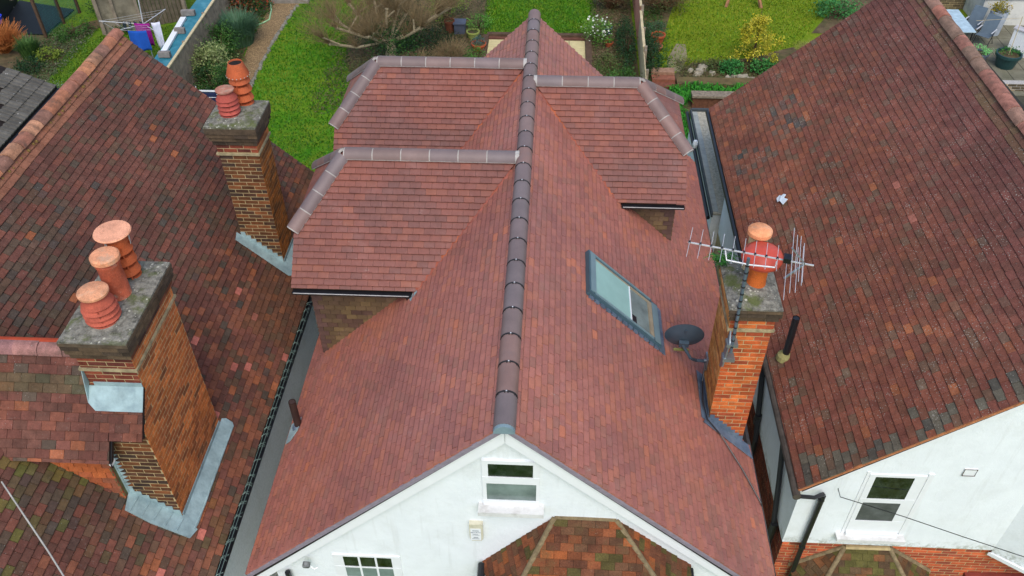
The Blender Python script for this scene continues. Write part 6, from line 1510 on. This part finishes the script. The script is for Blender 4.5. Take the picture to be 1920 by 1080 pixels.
sw = thing('garden_swing', 'wooden legs of a garden swing at the top edge of the right lawn', 'swing', (7.6, 34.6, G))
for p, q in (((6.85, 33.85, G), (7.5, 35.0, G + 1.9)), ((8.25, 33.8, G), (7.6, 35.0, G + 1.9))): b = MB(); b.beam(p, q, .1, .1); b.build('leg', plain('swing_timber', S(150, 106, 74), .85, var=.2) if 'swing_timber' not in bpy.data.materials else bpy.data.materials['swing_timber'], sw)
b = MB(); b.beam((7.4, 34.95, G + 1.9), (7.7, 37.5, G + 1.9), .1, .1); b.build('top_beam', bpy.data.materials['swing_timber'], sw)
bush('corner_plants', 'leafy green plants behind the back verge of the right house', 'plants', 11.1, 33.2, .9, .8, .6, [(60, 124, 60), (84, 148, 76), (50, 100, 46)], 1600, .09)
twig_bush('dry_grass', 'pale dry grass tuft beside the right house roof', 'grass', 9.3, 29.6, .7, .6, 220, plain('dry_straw', S(150, 138, 88), .95), th=.006, seed=21)
bush('edge_ivy', 'dark ivy at the verge of the right house roof', 'ivy', 8.9, 28.6, .8, .5, .3, LV['dark'], 900, .07)
# terrace at the top right
sheet('terrace', [(12.2, 24), (26, 24), (26, 33.2), (12.2, 33.2)], G + .012, plain('terrace_joints', S(70, 68, 54), .95))
pv = thing('terrace_paving', 'mossy grey paving of the terrace at the top right', 'paving', (17, 29, G))
for i in range(10):
    for j in range(9): b = MB(); b.box((13.6 + i * .62, 27.0 + j * .62, G + .012), (13.6 + i * .62 + .6, 27.0 + j * .62 + .6, G + .04)); b.build('paving_slab', plain('terrace_slab', S(116, 112, 94), .95, var=.25, scale=2, dirt=S(84, 86, 56), dirt_amt=.6) if 'terrace_slab' not in bpy.data.materials else bpy.data.materials['terrace_slab'], pv)
tw_ = thing('terrace_wall', 'stained white rendered wall behind the terrace furniture', 'wall', (18, 32.6, G))
stw = plain('stained_white_wall', S(206, 204, 194), .9, var=.05, dirt=S(128, 134, 138), dirt_amt=.8, dirt_scale=.9)
b = MB(); b.box((16.3, 32.5, G), (24, 32.75, G + 1.05)); b.build('wall', stw, tw_); b = MB(); b.box((16.25, 32.46, G + 1.052), (24, 32.8, G + 1.1)); b.build('coping', plain('grey_coping', S(150, 152, 152), .8), tw_)
b = MB(); b.box((16.3, 32.76, G), (16.55, 36.5, G + 1.05)); b.build('side_wall', stw, tw_)
bwl = thing('brick_boundary', 'dark brick wall at the top right corner beyond the terrace', 'wall', (15, 34, G)); b = MB(); b.box((13.6, 34.0, G), (16.28, 34.25, G + 1.3)); bbw = b.build('wall', MT['mortar_old'], bwl)
q_ = face_bricks((13.6, 34.0), (16.28, 34.0), G, G + 1.3, (0, -1, 0), brick_cols([(.5, S(96, 84, 64)), (.5, S(120, 104, 78))]), g=.1, w=.3); realize(q_, bbw, bwl, 'brick', 'small_bricks', 'brick', 140, True)
bush('hedge_top', 'dark hedge along the top of the white terrace wall', 'hedge', 19.5, 33.6, 3.0, .6, 1.6, [(48, 58, 44), (64, 74, 54), (90, 96, 80)], 2600, .08, clumps=90)
def chair(x, y, a, lab):
    o = thing('garden_chair', lab, 'chair', (x, y, G), 'reclining garden chairs by the terrace wall'); c_, s_ = math.cos(a), math.sin(a); f = V(c_, s_, 0); r_ = V(-s_, c_, 0); O = V(x, y, G)
    fab = plain('grey_sling', S(92, 106, 116), .8, var=.1) if 'grey_sling' not in bpy.data.materials else bpy.data.materials['grey_sling']; fm = MT['alu']
    MB().extrude([O + r_ * .24 + V(0, 0, .42), O - r_ * .24 + V(0, 0, .42), O - r_ * .24 + f * .45 + V(0, 0, .46), O + r_ * .24 + f * .45 + V(0, 0, .46)], (0, 0, .02)).build('seat', fab, o)
    MB().extrude([O + r_ * .24 + V(0, 0, .44), O - r_ * .24 + V(0, 0, .44), O - r_ * .24 - f * .3 + V(0, 0, 1.05), O + r_ * .24 - f * .3 + V(0, 0, 1.05)], f * .02).build('backrest', fab, o)
    for q in (-1, 1):
        for p, e in ((O + r_ * .26 * q + f * .42, O + r_ * .26 * q - f * .02 + V(0, 0, .62)), (O + r_ * .26 * q - f * .25, O + r_ * .26 * q + f * .2 + V(0, 0, .5))): MB().tube([p, e], .014, 6).build('leg', MT['black_plastic'], o)
        MB().beam(O + r_ * .27 * q - f * .1 + V(0, 0, .64), O + r_ * .27 * q + f * .4 + V(0, 0, .64), .04, .02).build('armrest', fm, o)
chair(15.75, 31.65, -2.3, 'grey reclining garden chair nearer the wall corner'); chair(15.98, 30.9, -2.3, 'grey reclining garden chair nearer the white pot')
tb = thing('garden_table', 'pale glass topped garden table half hidden by the right house ridge', 'table', (15.1, 31.3, G)); b = MB(); b.box((14.75, 30.35, G + .70), (15.32, 32.3, G + .73)); b.build('table_top', plain('pale_table_glass', S(170, 190, 196), .15), tb)
for p in ((14.8, 30.45), (15.25, 30.45), (14.8, 32.2), (15.25, 32.2)): MB().tube([(p[0], p[1], G), (p[0], p[1], G + .70)], .025, 6).build('leg', MT['black_plastic'], tb)
wp = thing('tall_planter', 'tall tapered white planter with a yellow green plant by the white wall', 'planter', (16.6, 31.75, G)); MB().lathe((16.6, 31.75, G), [(.2, 0), (.25, .05), (.31, .8), (.32, .95), (.28, .95), (.26, .85), (0, .85)], 24).build('pot', plain('mottled_white_pot', S(164, 172, 180), .6, var=.15), wp, smooth=True)
v, c = leaf_cloud(crown_pts((16.6, 31.75, G + 1.1), (.32, .32, .22), 22), 26, (.08, .08, .08), .07, [S(150, 140, 36), S(120, 124, 36), S(170, 140, 50)]); np_mesh('foliage', v, 4, c, MT['leaf'], wp)
gp = clay_pot('green_pot', 'dark green round pot with herbs and a cane on the terrace', 16.1, 29.1, .42, .55, plain('dark_green_glaze', S(38, 66, 64), .4), ([(70, 130, 50), (54, 100, 40)], .12, .9, 240)); MB().tube([(16.1, 29.1, G + .45), (16.05, 29.1, G + 1.9)], .012, 6).build('cane', MT['wood_pale'], gp); MB().tube([(16.05, 29.1, G + 1.85), (14.8, 29.6, G + 1.5)], .006, 5).build('string', MT['wood_pale'], gp)
clay_pot('grey_pot', 'grey pot with pale lettuce leaves beside the dark green pot', 15.35, 29.5, .26, .36, BLK, ([(120, 190, 110), (140, 206, 126)], .2, 1.1, 260))
gpn = thing('low_wall', 'low grey rendered wall piece with a sloping top at the right edge of the terrace', 'wall', (17, 29.6, G)); b = MB(); b.extrude([(16.55, 30.2, G), (18.5, 28.5, G), (18.5, 28.5, G + .7), (16.55, 30.2, G + .95)], (.16, .18, 0)); b.build('wall', MT['render_grey'], gpn); b = MB(); b.extrude([(16.5, 30.2, G + .955), (18.5, 28.45, G + .705), (18.5, 28.45, G + .745), (16.5, 30.2, G + .995)], (.22, .26, 0)); b.build('coping', plain('pale_coping', S(172, 168, 168), .8), gpn)
lw = thing('terrace_edge', 'brick edge of the terrace behind the right house ridge', 'wall', (16.2, 27.6, G)); b = MB(); b.box((14.0, 27.3, G), (19, 27.55, G + .3)); lwb = b.build('wall', MT['mortar'], lw)
q_ = face_bricks((14.0, 27.3), (18.5, 27.3), G, G + .3, (0, -1, 0), brick_cols([(.5, S(96, 84, 64)), (.5, S(160, 140, 110))]), g=.1, w=.3); realize(q_, lwb, lw, 'brick', 'small_bricks', 'brick', 60, True)

# grass blades and ground cover
def inpoly(x, y, P):
    c = np.zeros(len(x), bool); n = len(P)
    for i in range(n):
        x0, y0 = P[i]; x1, y1 = P[(i + 1) % n]
        m = ((y0 > y) != (y1 > y)); xx = (x1 - x0) * (y - y0) / (y1 - y0 + 1e-12) + x0; c ^= (m & (x < xx))
    return c
AREAS = [([(-10.6, 17), (-10.65, 33.4), (-10.3, 37), (-6.8, 37), (-7.8, 31.5), (-7.6, 28.6), (-6.8, 27), (-6.6, 24), (-4, 22), (-4, 17)], 40000, [(60, 122, 18), (72, 132, 24), (52, 106, 18), (96, 132, 34)]),
         ([(-2.9, 31.0), (-2.9, 37), (1.6, 37), (1.6, 33), (1.3, 31.0)], 14000, [(68, 122, 18), (90, 134, 24), (60, 108, 18)]),
         ([(3.7, 28.2), (4.2, 31.5), (5.6, 37), (12.4, 37), (9.6, 31.4), (8.9, 30.4), (6.3, 29.2), (5, 29)], 24000, [(108, 138, 20), (126, 148, 28), (84, 126, 18), (140, 146, 42)]),
         ([(-19.3, 24), (-17.9, 26.6), (-18.2, 29), (-17.6, 30.4), (-14.6, 31.6), (-13.9, 30), (-13.6, 24)], 20000, [(84, 122, 24), (66, 110, 22), (104, 128, 34)])]
gv_, gc_ = [], []
for P, n, cols in AREAS:
    xs = [p[0] for p in P]; ys_ = [p[1] for p in P]
    x = RNG.uniform(min(xs), max(xs), n); y = RNG.uniform(min(ys_), max(ys_), n); k = inpoly(x, y, P); x, y = x[k], y[k]; m = len(x)
    a = RNG.uniform(0, 6.283, m); h = RNG.uniform(.035, .085, m); w = RNG.uniform(.012, .03, m); l_ = RNG.uniform(.0, .06, m)
    p0 = np.c_[x, y, np.full(m, G)]; s = np.c_[np.cos(a) * w, np.sin(a) * w, np.zeros(m)]; tip = p0 + np.c_[-np.sin(a) * l_, np.cos(a) * l_, h]
    gv_.append(np.stack([p0 - s, p0 + s, tip], 1).reshape(-1, 3)); cc = np.asarray([S(*q) for q in cols])
    nn_ = np.sin(x * 1.9 + np.sin(y * 1.3) * 2) * np.cos(y * 1.7 + x * .6); gc_.append(cc[RNG.integers(0, len(cc), m)] * (1 + .15 * nn_ + RNG.uniform(-.2, .2, m))[:, None])
np_mesh('grass', np.concatenate(gv_), 3, np.concatenate(gc_), MT['leaf'], None, kind='stuff')
gv_, gc_ = [], []
for (x0, x1, y0, y1, n, cols) in ((-13.0, -11.6, 24.5, 34, 2200, LV['mid']), (-8.2, -2.7, 25, 35, 5200, [(74, 88, 44), (96, 92, 56), (58, 76, 38), (120, 104, 76)]), (1.4, 2.9, 25, 35, 2600, [(70, 92, 42), (104, 96, 62), (124, 104, 80)]), (3.2, 4.2, 24.5, 33.5, 1500, LV['mid']), (4.4, 9.0, 27.6, 29.2, 1800, [(84, 96, 46), (104, 92, 60)]), (-19.6, -17.9, 26.5, 31, 1800, [(60, 92, 40), (120, 120, 96), (80, 104, 50)])):
    pts = np.c_[RNG.uniform(x0, x1, n), RNG.uniform(y0, y1, n), np.full(n, G + .05)]
    v, c = leaf_cloud(pts, 3, (.08, .08, .03), .07, [S(*q) for q in cols], up=.8); gv_.append(v); gc_.append(c)
np_mesh('ground_cover', np.concatenate(gv_), 4, np.concatenate(gc_), MT['leaf'], None, kind='stuff')
